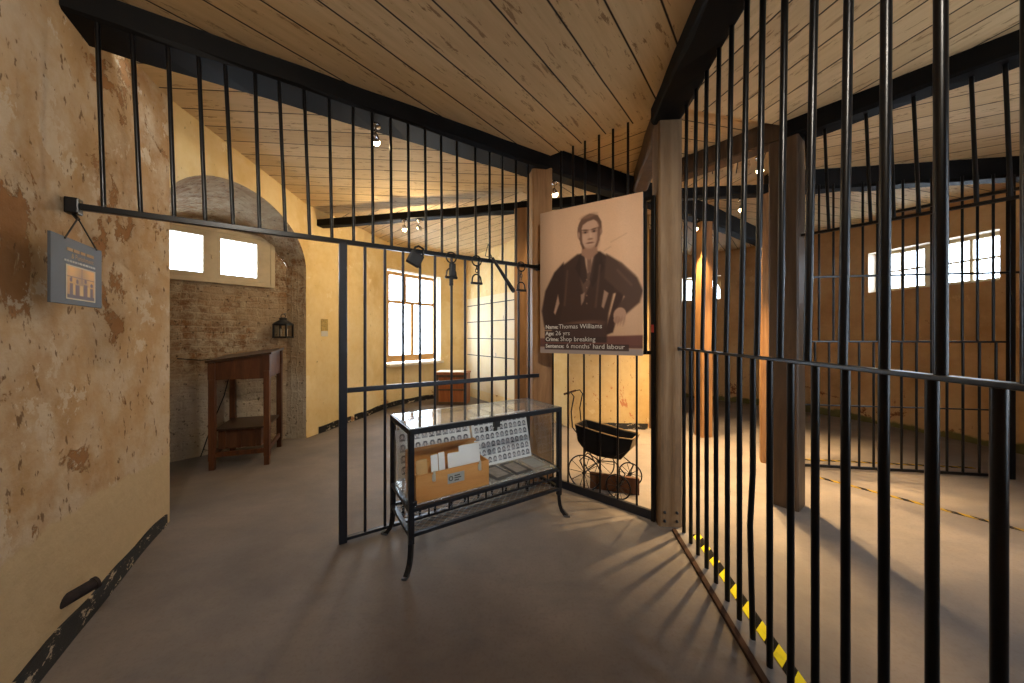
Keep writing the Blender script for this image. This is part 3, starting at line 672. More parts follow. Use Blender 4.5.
# ------------------------------------------------------------------ hanging portrait
def portrait(W=150,H=214):
    y,x=np.mgrid[0:H,0:W]; u=(x+.5)/W; v=(y+.5)/H*1.427     # v in units of the width
    img=np.zeros((H,W,3)); bg=np.array((206,166,132))/255
    sh=.94+.10*np.clip(1-((u-.75)**2+(v-.45)**2)*1.6,0,1)-.16*np.clip((.16-u)/.16,0,1)
    img[:]=bg*sh[...,None]
    img*=(1+.008*rng.normal(0,1,(H,W)))[...,None]
    def sm(d,e=.008): return np.clip(.5-d/e,0,1)
    def put(a,c,k=1.):
        a=(a*k)[...,None]; img[:]=img*(1-a)+np.array(c)/255*a
    def ell(cx,cy,rx,ry,rot=0):
        dx,dy=u-cx,v-cy; c,s=math.cos(rot),math.sin(rot); X=dx*c+dy*s; Y=-dx*s+dy*c
        return (np.sqrt((X/rx)**2+(Y/ry)**2)-1)*min(rx,ry)
    def poly(pts,e=.012):
        inside=np.zeros((H,W),bool); d=np.full((H,W),9.); n=len(pts)
        for i in range(n):
            (x0,y0),(x1,y1)=pts[i],pts[(i+1)%n]; ex,ey=x1-x0,y1-y0
            t=np.clip(((u-x0)*ex+(v-y0)*ey)/(ex*ex+ey*ey+1e-9),0,1); d=np.minimum(d,np.hypot(u-x0-t*ex,v-y0-t*ey))
            cnd=((y0>v)!=(y1>v)); xi=np.where(cnd,(x1-x0)*(v-y0)/((y1-y0)+1e-12)+x0,0); inside^=(cnd&(u<xi))
        return sm(np.where(inside,-d,d),e)
    coat=(66,47,39); coat2=(80,59,49); dk=(50,36,31)
    # floor line and lower dark, chair back
    put(poly([(-.1,1.28),(1.1,1.24),(1.1,1.36),(-.1,1.36)]),(96,58,52),.9)
    put(poly([(.60,.72),(.66,.72),(.62,1.3),(.56,1.3)]),(64,44,38))
    put(poly([(.80,.74),(.86,.80),(.74,1.22),(.66,1.25)]),(64,44,38))
    put(poly([(.64,.82),(.82,.80),(.80,.86),(.64,.88)]),(70,50,42))
    # torso
    put(poly([(.40,.47),(.62,.47),(.74,.56),(.76,.80),(.70,1.05),(.68,1.3),(.12,1.3),(.16,1.0),(.20,.75),(.22,.58)],.02),coat)
    # sitter's arms
    put(poly([(.26,.53),(.16,.62),(.06,.80),(.02,1.0),(.05,1.16),(.20,1.18),(.24,1.0),(.27,.80)],.02),(60,43,36))
    put(poly([(.68,.50),(.82,.60),(.95,.74),(1.0,.86),(.97,.96),(.84,1.07),(.76,1.02),(.84,.90),(.74,.80),(.66,.72)],.02),coat2)
    put(poly([(.20,.84),(.155,1.02),(.17,1.04),(.215,.93)],.012),(178,142,118),.9)
    put(poly([(.66,.83),(.70,.86),(.655,1.0),(.635,.98)],.012),(172,136,112),.9)
    # hand on the chair
    put(sm(ell(.80,1.06,.055,.065,.3)),(176,138,114)); put(sm(ell(.775,1.105,.03,.035,.2)),(166,128,106))
    for k in range(4): put(sm(ell(.765+.024*k,1.115+.006*(k%2),.009,.04,.25),.008),(146,110,90),.55)
    # trousers and highlights
    put(poly([(.18,1.14),(.66,1.12),(.68,1.3),(.12,1.3)],.03),(70,50,44)); put(sm(ell(.42,1.15,.2,.035,-.08),.03),(150,108,86),.55)
    # waistcoat, shirt, lapels
    put(poly([(.44,.48),(.58,.48),(.55,.70),(.47,.90),(.43,.70)],.02),(98,74,62)); put(poly([(.46,.45),(.575,.45),(.53,.62),(.505,.66),(.48,.58)],.012),(170,136,112))
    put(poly([(.50,.50),(.54,.50),(.535,.66),(.50,.64)],.01),(118,90,74))
    put(poly([(.43,.47),(.47,.46),(.50,.72),(.46,.76),(.38,.60)],.012),dk,.7); put(poly([(.58,.46),(.63,.48),(.66,.62),(.55,.80),(.52,.72)],.012),dk,.6)
    put(poly([(.435,.86),(.475,.84),(.465,.92),(.44,.96)],.012),(170,138,116),.8)
    for k in range(4): put(sm(ell(.495,.72+.075*k,.007,.008),.006),(140,110,92),.8)
    for (a,b,c,d_) in [(.30,.62,.27,.95),(.78,.66,.90,.80),(.80,.60,.93,.72),(.62,.60,.58,.98)]:
        L=math.hypot(c-a,d_-b); t=np.clip(((u-a)*(c-a)+(v-b)*(d_-b))/L**2,0,1); put(sm(np.hypot(u-a-t*(c-a),v-b-t*(d_-b))-.008,.02),(112,84,70),.5)
    # neck, head, hair, whiskers
    put(poly([(.455,.36),(.585,.36),(.60,.48),(.52,.54),(.44,.48)],.015),(150,112,90))
    put(sm(ell(.52,.255,.118,.145,0),.012),(104,74,58))                     # hair mass
    put(sm(ell(.522,.285,.094,.142),.014),(186,148,122))                     # face
    put(poly([(.425,.25),(.445,.24),(.452,.36),(.475,.425),(.455,.43),(.43,.37)],.012),(92,64,50),.95)
    put(poly([(.62,.24),(.60,.24),(.595,.36),(.575,.425),(.595,.42),(.618,.36)],.012),(92,64,50),.95)
    put(poly([(.415,.20),(.44,.14),(.52,.105),(.60,.13),(.635,.20),(.625,.25),(.605,.19),(.56,.165),(.50,.175),(.455,.20),(.43,.27)],.012),(98,70,54))
    put(sm(ell(.51,.125,.07,.02,-.15),.02),(136,102,80),.7)
    put(sm(ell(.415,.29,.012,.03),.008),(160,122,100)); put(sm(ell(.632,.285,.010,.028),.008),(150,114,92))
    for ex in (.48,.565):
        put(sm(ell(ex,.272,.030,.014),.012),(120,86,68),.85); put(sm(ell(ex,.274,.010,.008),.006),(46,30,24)); put(sm(ell(ex,.252,.034,.007,(.12 if ex<.5 else -.12)),.008),(84,58,44),.9)
    put(sm(ell(.533,.32,.009,.05),.012),(206,168,140),.6); put(sm(ell(.528,.342,.026,.010),.008),(128,92,72),.8)
    put(sm(ell(.525,.378,.036,.008),.008),(108,72,56),.95); put(sm(ell(.525,.392,.026,.007),.008),(196,156,130),.5)
    put(sm(ell(.47,.33,.022,.04),.04),(204,166,140),.35); put(sm(ell(.60,.33,.018,.08),.03),(140,104,84),.55); put(sm(ell(.525,.418,.035,.016),.02),(170,132,108),.6)
    # stain marks in the old photograph
    for (a,b,c,d_) in [(.72,.40,.86,.34),(.66,.47,.72,.44)]:
        L=math.hypot(c-a,d_-b); t=np.clip(((u-a)*(c-a)+(v-b)*(d_-b))/L**2,0,1); put(sm(np.hypot(u-a-t*(c-a),v-b-t*(d_-b))-.002,.015),(140,108,88),.4)
    # pale lower margin and dark caption panels
    put(sm(1.365-v,.006),(152,136,128)); put(sm(1.335-v,.006)*(v<1.362),(90,60,54),.7)
    for (x1,y0,y1) in [(.60,1.135,1.195),(.33,1.20,1.26),(.68,1.262,1.315),(.88,1.325,1.385)]:
        put(((u>.05)&(u<x1)&(v>y0)&(v<y1)).astype(float),(58,42,38),.85)
    return img
root=empty('portrait_poster',(.26,3.06,1.1),'large sepia portrait of a seated man on a printed panel hung on the iron gate','poster')
TL=Vector((.255,3.075,0)); TR=Vector((1.0,2.605,0)); r=(TR-TL).normalized(); fw=Vector((r.y,-r.x,0)); zt,zb=2.545,1.29
mb=MB(); mb.bbox((TL+TR)/2-fw*.006+Vector((0,0,(zt+zb)/2)),((TR-TL).length,.01,zt-zb),.002,math.atan2(r.y,r.x)); part('backing_board',mb,M['offwhite'],root)
grid_print('printed_photograph',portrait(),TL+Vector((0,0,zt))+fw*.0005,TR-TL,(0,0,zb-zt),root,M['print'])
Wd=(TR-TL).length; k=Wd; o0=TL+fw*.0025; up=(0,0,1); hh=zt-zb
def at(u,v): return o0+r*(u*Wd)+Vector((0,0,zt-v/1.427*hh))
for a_,b_,x_,v_ in (('Name:','Thomas Williams',.205,1.182),('Age:','26 yrs',.17,1.247),('Crime:','Shop breaking',.222,1.305),('Sentence:',"6 months' hard labour",.285,1.372)):
    text_mesh('lettering',[(a_,at(.062,v_),r,up,.046,.0012),(b_,at(x_,v_),r,up,.055,0)],M['offwhite'],root)
mb=MB()
for u in (.12,.88): mb.rod(TL+r*(u*Wd)-fw*.006+Vector((0,0,zt-.02)),TL+r*(u*Wd)-fw*.04+Vector((0,0,zt-.02)),.006,8)
part('hanging_hook',mb,M['iron'],root)

# ------------------------------------------------------------------ hanging sign on the left wall
SL=Vector((-1.955,1.445,0)); SR=Vector((-2.165,1.80,0)); r=(SR-SL).normalized(); fw=Vector((r.y,-r.x,0)); zt,zb=1.893,1.59; Wd=(SR-SL).length; ar=math.atan2(r.y,r.x)
root=empty('hanging_sign',(SL+SR)/2+Vector((0,0,zb)),'slate-grey sign with gold heading and orange picture, hung by two cords from a wall bracket','sign')
mb=MB(); mb.bbox((SL+SR)/2-fw*.005+Vector((0,0,(zt+zb)/2)),(Wd,.01,zt-zb),.002,ar); part('board',mb,M['slate'],root)
def sgn(u,v,e=.001): return SL+fw*e+r*(u*Wd)+Vector((0,0,zt-v*(zt-zb)))
def signpic(W=40,H=40):
    y,x=np.mgrid[0:H,0:W]; u=x/(W-1); v=y/(H-1); im=np.zeros((H,W,3)); im[:]=np.array((226,166,62))/255
    im*= (1-.25*v+.1*np.sin(u*9))[...,None]
    im[(np.abs(v-.33)<.02)|(np.abs(u-.52)<.015)&(v<.5)]=np.array((140,92,34))/255
    for cx,top in ((.16,.42),(.36,.45),(.64,.40),(.86,.48)):
        m=((np.abs(u-cx)<.055)&(v>top+.1)&(v<.92))|(((u-cx)/.045)**2+((v-top)/.07)**2<1); im[m]=np.array((104,58,26))/255
    for cx in (.26,.5,.75): m=(np.abs(u-cx)<.04)&(v>.55)&(v<.85); im[m]=np.array((226,178,80))/255
    im[v>.86]=np.array((86,50,26))/255; e=(u<.03)|(u>.97)|(v<.03)|(v>.97); im[e]=np.array((214,190,140))/255; return im
grid_print('picture',signpic(),sgn(.25,.40),r*(Wd*.59),(0,0,-(zt-zb)*.52),root,M['print'])
mb=MB()
for (u0,u1,v) in [(.27,.37,.17),(.39,.50,.17),(.53,.62,.17),(.65,.80,.17)]: mb.box((sgn(u0,v)+sgn(u1,v))/2,((u1-u0)*Wd,.0012,.014),ar)
part('heading_strokes',mb,M['gold'],root)
text_mesh('heading',[('& Punishment',sgn(.35,.295),r,up,.033,0)],M['gold'],root)
mb=MB(); x=.22
while x<.84: w=random.uniform(.02,.06); mb.box((sgn(x,.345)+sgn(x+w,.345))/2,(w*Wd,.0012,.009),ar); x+=w+.012
part('subtitle_strokes',mb,M['offwhite'],root)
hook=V3(fpt(-1.20)+FN*-.03,2.035)
for u in (.22,.86):
    b=MB(); b.tube([hook,sgn(u,.03,.003)],.0035,6); part('cord',b,M['strap'],root)
# stub of iron pipe in the wall
a=-146.0; w0=wp(a,.215,.0); inn=Vector((C[0]-w0.x,C[1]-w0.y,0)).normalized(); along=Vector((inn.y,-inn.x,0)); along=along if along.y>0 else -along
mb=MB(); ax=(inn*.75+along*.75+Vector((0,0,.10))).normalized(); mb.tube([w0-ax*.04,w0+ax*.04,w0+ax*.105],.027,14); mb.tube([w0+ax*.095,w0+ax*.107],.031,14); tag(mb.build('iron_pipe_stub',M['rustpipe']),'short rusty iron pipe stub sticking out low on the peeling wall','pipe')

# ------------------------------------------------------------------ writing desk in the recess
root=empty('clerks_desk',(-3.1,4.0,0),'tall brown wooden clerk\'s desk with sloping dark top, standing in the arched recess','desk')
f0=Vector((-3.22,3.665)); f1=Vector((-2.75,3.83)); dd=Vector((-.27,.60)); b0=f0+dd; b1=f1+dd; ad=math.atan2((f1-f0).y,(f1-f0).x)
for p,h in ((f0,1.15),(f1,1.23),(b0,1.18),(b1,1.255)):
    b=MB(); w=.05
    for z0_,z1_,ww in ((0,.10,.05),(.10,h-.18,.056),(h-.18,h,.062)): b.bbox(V3(p,(z0_+z1_)/2),(ww,ww,z1_-z0_),.004,ad)
    part('leg',b,M['desk'],root)
def apron(a,b,z0,z1,z2,z3,name,th=.022):
    d=(b-a).normalized(); nn=Vector((-d.y,d.x))*th/2; m=MB()
    vs=[V3(a-nn,z0),V3(b-nn,z2),V3(b-nn,z3),V3(a-nn,z1),V3(a+nn,z0),V3(b+nn,z2),V3(b+nn,z3),V3(a+nn,z1)]
    m.add(vs,[(0,1,2,3),(5,4,7,6),(1,5,6,2),(4,0,3,7),(3,2,6,7),(0,4,5,1)]); return part(name,m,M['desk'],root)
apron(f0,f1,.965,1.15,.965,1.23,'apron'); apron(f1,b1,.965,1.23,.965,1.255,'apron'); apron(f0,b0,.965,1.15,.965,1.18,'apron'); apron(b0,b1,.965,1.18,.965,1.255,'apron')
b=MB(); ex=(f1-f0).normalized()*.05; ey=dd.normalized()*.05
q=[f0-ex-ey,f1+ex-ey,b1+ex-ey*.2,b0-ex-ey*.2]; zs=[1.15,1.235,1.262,1.182]
b.add([V3(p,z) for p,z in zip(q,zs)]+[V3(p,z+.025) for p,z in zip(q,zs)],[(3,2,1,0),(4,5,6,7),(0,1,5,4),(1,2,6,5),(2,3,7,6),(3,0,4,7)]); part('sloping_top',b,M['desktop'],root,'dark sloping lid')
b=MB(); e=.03; q=[f0.lerp(b0,.08),f1.lerp(b1,.08),b1.lerp(f1,.03),b0.lerp(f0,.03)]; b.prism(q,.40,.42); part('shelf',b,M['desktop'],root)
for (a_,b_) in ((f0,f1),(f1,b1),(f0,b0)):
    m=MB(); flat(m,a_,b_,.16,.025,.05); part('stretcher',m,M['desk'],root)
bx=empty('wooden_box',V3((f0+b1)/2,.17),'dark wooden box with a slatted front on the low rails under the clerk\'s desk','box')
cc=V3((f0+b1)/2+Vector((.0,-.05)),.285); m=MB(); m.bbox(cc,(.40,.34,.20),.006,ad); part('box_body',m,M['plank'],bx)
for s in (-.14,0,.14):
    m=MB(); m.bbox(cc+Vector((math.sin(ad),-math.cos(ad),0))*.175+Vector((math.cos(ad),math.sin(ad),0))*s,(.03,.014,.2),.003,ad); part('batten',m,M['desk'],bx)
# loose cable by the wall
mb=MB(); cb=[bk(.0)+Vector((.768,-.64,0))*.03+Vector((0,0,1.18)),bk(.2)+Vector((.768,-.64,0))*.03+Vector((0,0,1.15)),bk(.35)+Vector((.768,-.64,0))*.04+Vector((0,0,1.16)),bk(.5)+Vector((.768,-.64,0))*.03+Vector((0,0,1.08)),bk(.42)+Vector((.768,-.64,0))*.03+Vector((0,0,.7)),bk(.3)+Vector((.768,-.64,0))*.04+Vector((0,0,.35)),bk(.2)+Vector((.768,-.64,0))*.05+Vector((0,0,.006))]
mb.tube(cb,.006,6); tag(mb.build('electric_cable',M['strap']),'thin dark cable hanging down the rough wall behind the clerk\'s desk','cable')
# lantern on the right side of the recess
lc=Vector((-3.10,4.62,1.41)); root=empty('candle_lantern',lc,'small black candle lantern hanging on the right side of the arched recess','lantern')
m=MB(); w=.085; h=.19
for sx in (-1,1):
    for sy in (-1,1): m.bbox(lc+Vector((sx*w,sy*w*.8,h/2)),(.018,.018,h),.002)
for z in (.01,h-.01):
    for s in (-1,1): m.box(lc+Vector((0,s*w*.8,z)),(2*w+.018,.02,.022)); m.box(lc+Vector((s*w,0,z)),(.02,1.6*w,.022))
m.box(lc+Vector((0,0,.005)),(2*w,1.6*w,.012)); 
for s in (-1,1): m.box(lc+Vector((0,s*w*.8,h/2)),(.01,.008,h))
part('cage',m,M['black'],root)
m=MB(); m.lathe([(.112,h),(.112,h+.01),(.045,h+.05),(.045,h+.065),(.052,h+.07),(.035,h+.085),(0,h+.09)],lc,16); part('roof',m,M['black'],root)
m=MB(); m.ring(lc+Vector((0,0,h+.105)),(1,0,0),(0,0,1),.03,.005,16,6); part('ring_handle',m,M['black'],root)
for s in (-.04,.04):
    m=MB(); m.lathe([(0,.01),(.018,.01),(.018,.12),(.004,.122),(.003,.14),(0,.14)],lc+Vector((s,0,0)),10); part('candle',m,M['candle'],root)
m=MB(); m.box(lc+Vector((0,-w*.8,h/2)),(2*w,.002,h-.03)); part('glass',m,M['glass'],root)
m=MB(); m.rod(lc+Vector((0,0,h+.133)),lc+Vector((-.05,.13,h+.15)),.006,6); part('wall_hook',m,M['iron'],root)
# notice on the wall
a=166.4; p=wp(a,1.55); q=wp(164.6,1.55); r=(q-p).normalized(); inn=Vector((r.y,-r.x,0)); m=MB(); m.box((p+q)/2+inn*.006+Vector((0,0,.04)),((q-p).length*.95,.003,.2),math.atan2(r.y,r.x),0); m.box((p+q)/2+inn*.007+Vector((0,0,.0-.08)),((q-p).length*.9,.003,.08),math.atan2(r.y,r.x),1)
tag(m.build('paper_notice',[M['paperold'],M['offwhite']]),'small faded paper notice stuck on the cream wall right of the recess','notice')

# ------------------------------------------------------------------ wooden chest and height chart in the cell behind
root=empty('wooden_chest',(-1.3,7.0,0),'brown wooden chest with a panelled front standing by the back wall below the tall window','chest')
cl=Vector((-1.58,7.05)); cr=Vector((-.93,7.02)); ac=math.atan2((cr-cl).y,(cr-cl).x); cc=(cl+cr)/2+Vector((0,.22))
m=MB(); m.bbox(V3(cc,.32),(.66,.44,.62),.01,ac); part('chest_body',m,M['chest'],root)
m=MB(); 
for x,z,sx,sz in ((-.29,.32,.06,.62),(.29,.32,.06,.62),(0,.60,.52,.05),(0,.04,.52,.06),(0,.32,.52,.03)): m.bbox(V3(cc,z)+Vector((x,-.228,0)),(sx,.018,sz),.004,ac)
part('panel_frame',m,M['darkpost'],root)
m=MB(); m.bbox(V3(cc,.652),(.69,.47,.035),.006,ac); part('lid',m,M['chest'],root)
m=MB(); m.bbox(V3(cc+Vector((-.03,0)),.678),(.58,.36,.014),.004,ac); tag(part('cloth_cover',m,M['reveal'],root,'white cloth strip on the lid'),'x','x'); 
o=bpy.data.objects['cloth_cover']; del o['category']; o['label']='white cloth strip on the lid'
d=(RB-RA).normalized(); nn=Vector((-d.y,d.x)); nn=nn if nn.x<0 else -nn
root=empty('height_chart',V3(RA+d*1.9+nn*.06,.3),'white height chart with ruled lines and numerals on the side wall behind the iron grille','chart')
ca,cb_=RA+d*.75+nn*.062,RA+d*3.42+nn*.062; L=(cb_-ca).length
m=MB(); m.box(V3((ca+cb_)/2,1.25),(L,.006,2.1),math.atan2(d.y,d.x)); part('chart_panel',m,M['chart'],root)
for z in (2.13,1.75,1.37,.985):
    m=MB(); m.box(V3((ca+cb_)/2+nn*.006,z),(L*.99,.006,.017),math.atan2(d.y,d.x)); part('ruled_line',m,M['ink'],root)
r=Vector((-d.x,-d.y,0))
text_mesh('numerals',[(s,V3(RA+d*t+nn*.072,z+.015),r,up,.11,0) for s,z,t in (('6',2.13,2.35),('5',1.75,1.85),('4',1.37,2.35),('3',.985,2.15))],M['numeral'],root)

# ------------------------------------------------------------------ display case
O=Vector((-.625,2.07)); CU=Vector((.8404,.542)).normalized(); CV=Vector((-CU.y,CU.x)); CWd=1.22; CD=.48; AC=math.atan2(CU.y,CU.x); HT=.873
def cs(u,v,z=0): p=O+CU*u+CV*v; return Vector((p.x,p.y,z))
root=empty('display_case',cs(CWd/2,CD/2),'low glass-topped display case on a black steel frame with flared feet','display case')
RM=Matrix.Rotation(AC,3,'Z'); FT=.034
def cbox(m,u0,u1,v0,v1,z0,z1,b=.003): m.bbox(cs((u0+u1)/2,(v0+v1)/2,(z0+z1)/2),(u1-u0,v1-v0,z1-z0),b,AC)
for u,v in ((0,0),(CWd,0),(0,CD),(CWd,CD)):
    m=MB(); su=-1 if u==0 else 1; sv=-1 if v==0 else 1; h=FT/2
    uc=u-su*h; vc=v-sv*h
    cbox(m,uc-h,uc+h,vc-h,vc+h,.17,HT-.02)
    prof=[(0,.19),(.002,.14),(.008,.09),(.02,.05),(.045,.016),(.06,.006)]
    pts=[(cs(uc+su*o_*.75,vc+sv*o_*.75,z)) for o_,z in prof]
    for (p0,p1) in zip(pts[:-1],pts[1:]):
        dv_=(p1-p0); Mx=dv_.to_track_quat('Z','Y').to_matrix()
        m.box((p0+p1)/2,(.026,.026,dv_.length+.006),rot=Mx@Matrix.Rotation(0,3,'Z'))
    lg=part('leg',m,M['steel'],root)
    m=MB(); e=pts[-1]; m.bbox(Vector((e.x,e.y,.008)),(.05,.032,.014),.004,AC+math.atan2(sv,su)); part('foot',m,M['bright'],lg,'worn bright steel foot')
def frame(z,h,w,name,mat=M['steel']):
    m=MB(); cbox(m,0,CWd,0,w,z-h/2,z+h/2); cbox(m,0,CWd,CD-w,CD,z-h/2,z+h/2); cbox(m,0,w,w,CD-w,z-h/2,z+h/2); cbox(m,CWd-w,CWd,w,CD-w,z-h/2,z+h/2); return part(name,m,mat,root)
frame(HT-.017,.034,.03,'top_frame'); frame(.375,.024,.03,'shelf_frame'); frame(.222,.022,.028,'bottom_frame')
m=MB(); cbox(m,.015,CWd*.52-.002,.012,CD-.012,HT-.004,HT+.004,.001); cbox(m,CWd*.52+.002,CWd-.015,.012,CD-.012,HT-.004,HT+.004,.001); part('glass_top',m,M['topglass'],root)
m=MB(); cbox(m,.03,CWd-.03,.01,.014,.39,HT-.035,.001); part('front_glass',m,M['glass'],root)
m=MB(); cbox(m,CWd-.014,CWd-.01,.03,CD-.03,.39,HT-.035,.001); part('side_glass',m,M['glass'],root)
m=MB(); cbox(m,.01,.014,.03,CD-.03,.39,HT-.035,.001); part('side_glass',m,M['glass'],root)
m=MB(); cbox(m,.03,CWd-.03,.03,CD-.03,.383,.391,.001); part('glass_shelf',m,M['shelfglass'],root)
m=MB(); cbox(m,.03,CWd-.03,.008,.020,.306,.318,.001); part('gallery_rail',m,M['steel'],root)
for i in range(8):
    m=MB(); u=.13+i*.136; m.rod(cs(u,.014,.31),cs(u,.014,.37),.006,8); part('gallery_peg',m,M['steel'],root)
m=MB()
for i in range(-8,32):
    for s in (1,-1):
        u0=i*.055; pts=[]
        a_=(u0,.02); b_=(u0+s*.46,CD-.02)
        # clip to the shelf width
        def clip(a,b,lo,hi):
            (x0,y0),(x1,y1)=a,b; t0,t1=0,1; dx=x1-x0
            for lim,sg in ((lo,1),(hi,-1)):
                f=(lim-x0)/dx
                if dx*sg>0: t0=max(t0,f)
                else: t1=min(t1,f)
            return None if t0>=t1 else ((x0+dx*t0,y0+(y1-y0)*t0),(x0+dx*t1,y0+(y1-y0)*t1))
        q=clip(a_,b_,.02,CWd-.02)
        if q: m.rod(cs(*q[0],.224+.002*s),cs(*q[1],.224+.002*s),.0022,5)
part('mesh_shelf',m,M['bright'],root,'diamond wire mesh shelf')
m=MB(); cbox(m,.02,.05,-.004,.01,.40,.43); part('catch',m,M['steel'],root)
m=MB(); cbox(m,.60,.645,.0,.03,HT-.075,HT-.033,.002); part('lock',m,M['blackfix'],root)

# the plywood card box in the case
bu0,bu1,bv0,bv1=.055,.575,.04,.27; z0,z1=.392,.565
root=empty('card_box',cs((bu0+bu1)/2,(bv0+bv1)/2,z0),'open plywood card box with metal latches, on the left of the case shelf','box')
m=MB(); cbox(m,bu0,bu1,bv0,bv0+.01,z0,z1,.001); part('front_panel',m,M['ply'],root)
m=MB(); cbox(m,bu0,bu1,bv1-.01,bv1,z0,z1+.0,.001); part('back_panel',m,M['ply'],root)
for a_,b_ in ((bu0,bu0+.01),(bu1-.01,bu1)):
    m=MB(); cbox(m,a_,b_,bv0+.01,bv1-.01,z0,z1,.001); part('side_panel',m,M['ply'],root)
m=MB(); cbox(m,bu0,bu1,bv0+.01,bv1-.01,z0,z0+.008,.001); part('bottom_panel',m,M['ply'],root)
m=MB(); cbox(m,bu0,bu1,bv1+.002,bv1+.012,z0+.05,z1+.10,.001); cbox(m,bu0,bu1,bv1-.03,bv1+.002,z1+.085,z1+.10,.001); part('lid',m,M['ply'],root,'raised plywood lid')
for u in (.17,.50):
    m=MB(); cbox(m,u-.012,u+.012,bv0-.006,bv0,z1-.05,z1-.012,.001); cbox(m,u-.008,u+.008,bv0-.012,bv0-.005,z1-.04,z1+.012,.001); m.ring(cs(u,bv0-.009,z1-.045),CU.to_3d(),(0,0,1),.009,.0025,12,6); part('latch',m,M['brass'],root,'metal toggle latch')
m=MB(); cbox(m,bu0-.012,bu0,.12,.18,z0+.07,z0+.10,.002); part('handle',m,M['bright'],root)
m=MB(); cbox(m,.265,.385,bv0-.002,bv0,z0+.075,z0+.14,.0005); lb=part('label_plate',m,M['grey'],root,'grey label with a round mark and three lines')
m=MB(); m.ring(cs(.287,bv0-.003,z0+.108),CU.to_3d(),(0,0,1),.013,.003,16,6)
for i,(a_,b_) in enumerate(((.312,.352),(.312,.360),(.312,.345))): cbox(m,a_,b_,bv0-.0032,bv0-.002,z0+.118-i*.015,z0+.125-i*.015,.0003)
part('label_print',m,M['ink'],lb)
# cards and papers standing in the box
pap=[(.07,.145,.06,z1+.075,'buff','buff card folder at the left end of the open card box'),
(.168,.215,.055,z1+.095,'white','tall white envelope, first of the pair standing in the card box'),
(.222,.265,.06,z1+.10,'white','tall white envelope, second of the pair, beside the dark gap'),
(.285,.335,.055,z1+.085,'white','white card in the middle of the card box'),
(.337,.38,.065,z1+.08,'white','narrow white card touching the widest sheet'),
(.375,.535,.075,z1+.115,'white','widest white sheet, at the right end of the card box')]
for i,(a_,b_,v,zt_,mt,lab) in enumerate(pap):
    rt=empty('paper_card',cs((a_+b_)/2,v,z0+.01),lab,'card','papers standing in the card box')
    m=MB(); m.bbox(cs((a_+b_)/2,v+.02,(z0+.01+zt_)/2),(b_-a_,.006,zt_-z0-.012),.0008,rot=RM@Matrix.Rotation(-.16,3,'X')); part('card_sheet',m,M[mt],rt)
    m=MB(); m.bbox(cs((a_+b_)/2+.004,v+.03,(z0+.01+zt_)/2+.002),(b_-a_-.01,.005,zt_-z0-.014),.0008,rot=RM@Matrix.Rotation(-.16,3,'X')); part('second_sheet',m,M['buff' if mt=='white' else 'cream'],rt)
# sheets of small arched portraits
def mug(cols,rows,W,H):
    y,x=np.mgrid[0:H,0:W]; im=np.zeros((H,W,3)); im[:]=np.array((214,218,224))/255
    cw=W/(cols+.6); chh=H/(rows+.5)
    for j in range(rows):
        for i in range(cols):
            cx=(i+.8)*cw; top=(j+.4)*chh; rx=cw*.40; hh=chh*.74; g=.72+.10*((i*7+j*3)%5-2)/2; dk=((i*5+j*11)%4)
            X=(x-cx)/rx; Y=(y-top-rx)/rx; inside=((X**2+Y**2<1)&(Y<0))|((np.abs(X)<1)&(Y>=0)&(y<top+hh))
            im[inside]=np.array((.74,.75,.79))*g/.72
            hair=((X/.72)**2+((y-top-hh*.38)/(hh*.34))**2<1)&inside; im[hair]=np.array((.22,.22,.27))+.06*dk
            face=((X/.46)**2+((y-top-hh*.46)/(hh*.24))**2<1)&inside; im[face]=np.array((.72,.71,.73))
            body=(((X)/.92)**2+((y-top-hh*1.05)/(hh*.34))**2<1)&inside; im[body]=np.array((.40,.41,.46))+.08*(dk-1)
            edge=inside&~(((X/.88)**2+(Y/.88)**2<1)|((np.abs(X)<.88)&(Y>=0))); im[edge]=np.array((.42,.44,.50))
    return im
def sheet(name,u0,u1,vb,vt,zb,zt_,cols,rows,label,res,marks=()):
    rt=empty(name,cs((u0+u1)/2,vb,zb),label,'portrait sheet','sheets of small portraits in the case')
    a=cs(u0,vt,zt_); b_=cs(u1,vt,zt_); c_=cs(u0,vb,zb); nrm=(b_-a).cross(c_-a).normalized(); nrm=nrm if nrm.dot(Vector((CV.x,CV.y,0)))<0 else -nrm
    m=MB(); k=-nrm*.006; m.add([a,b_,b_+c_-a,c_,a+k,b_+k,b_+c_-a+k,c_+k],[(0,1,2,3),(7,6,5,4),(0,4,5,1),(1,5,6,2),(2,6,7,3),(3,7,4,0)]); part('card_backing',m,M['white'],rt)
    grid_print('printed_portraits',mug(cols,rows,*res),a+nrm*.0008,b_-a,c_-a,rt,M['print'])
    for (fu,fv,w,h) in marks:
        m=MB(); p=a+(b_-a)*fu+(c_-a)*fv+nrm*.004; m.bbox(p,(w,.006,h),.001,AC); part('clip',m,M['blackfix'],rt,'black clip')
    return rt
sheet('portrait_sheet',.025,.60,.33,.43,.45,.765,10,4,'left sheet printed with rows of arched portraits, behind the plywood card box',(170,90))
sheet('portrait_sheet',.63,1.17,.345,.445,.393,.775,11,6,'right sheet printed with rows of arched portraits, larger and unobstructed in the case',(190,132),((.25,.28,.022,.034),(.39,.31,.036,.03),(.36,.02,.05,.07)))
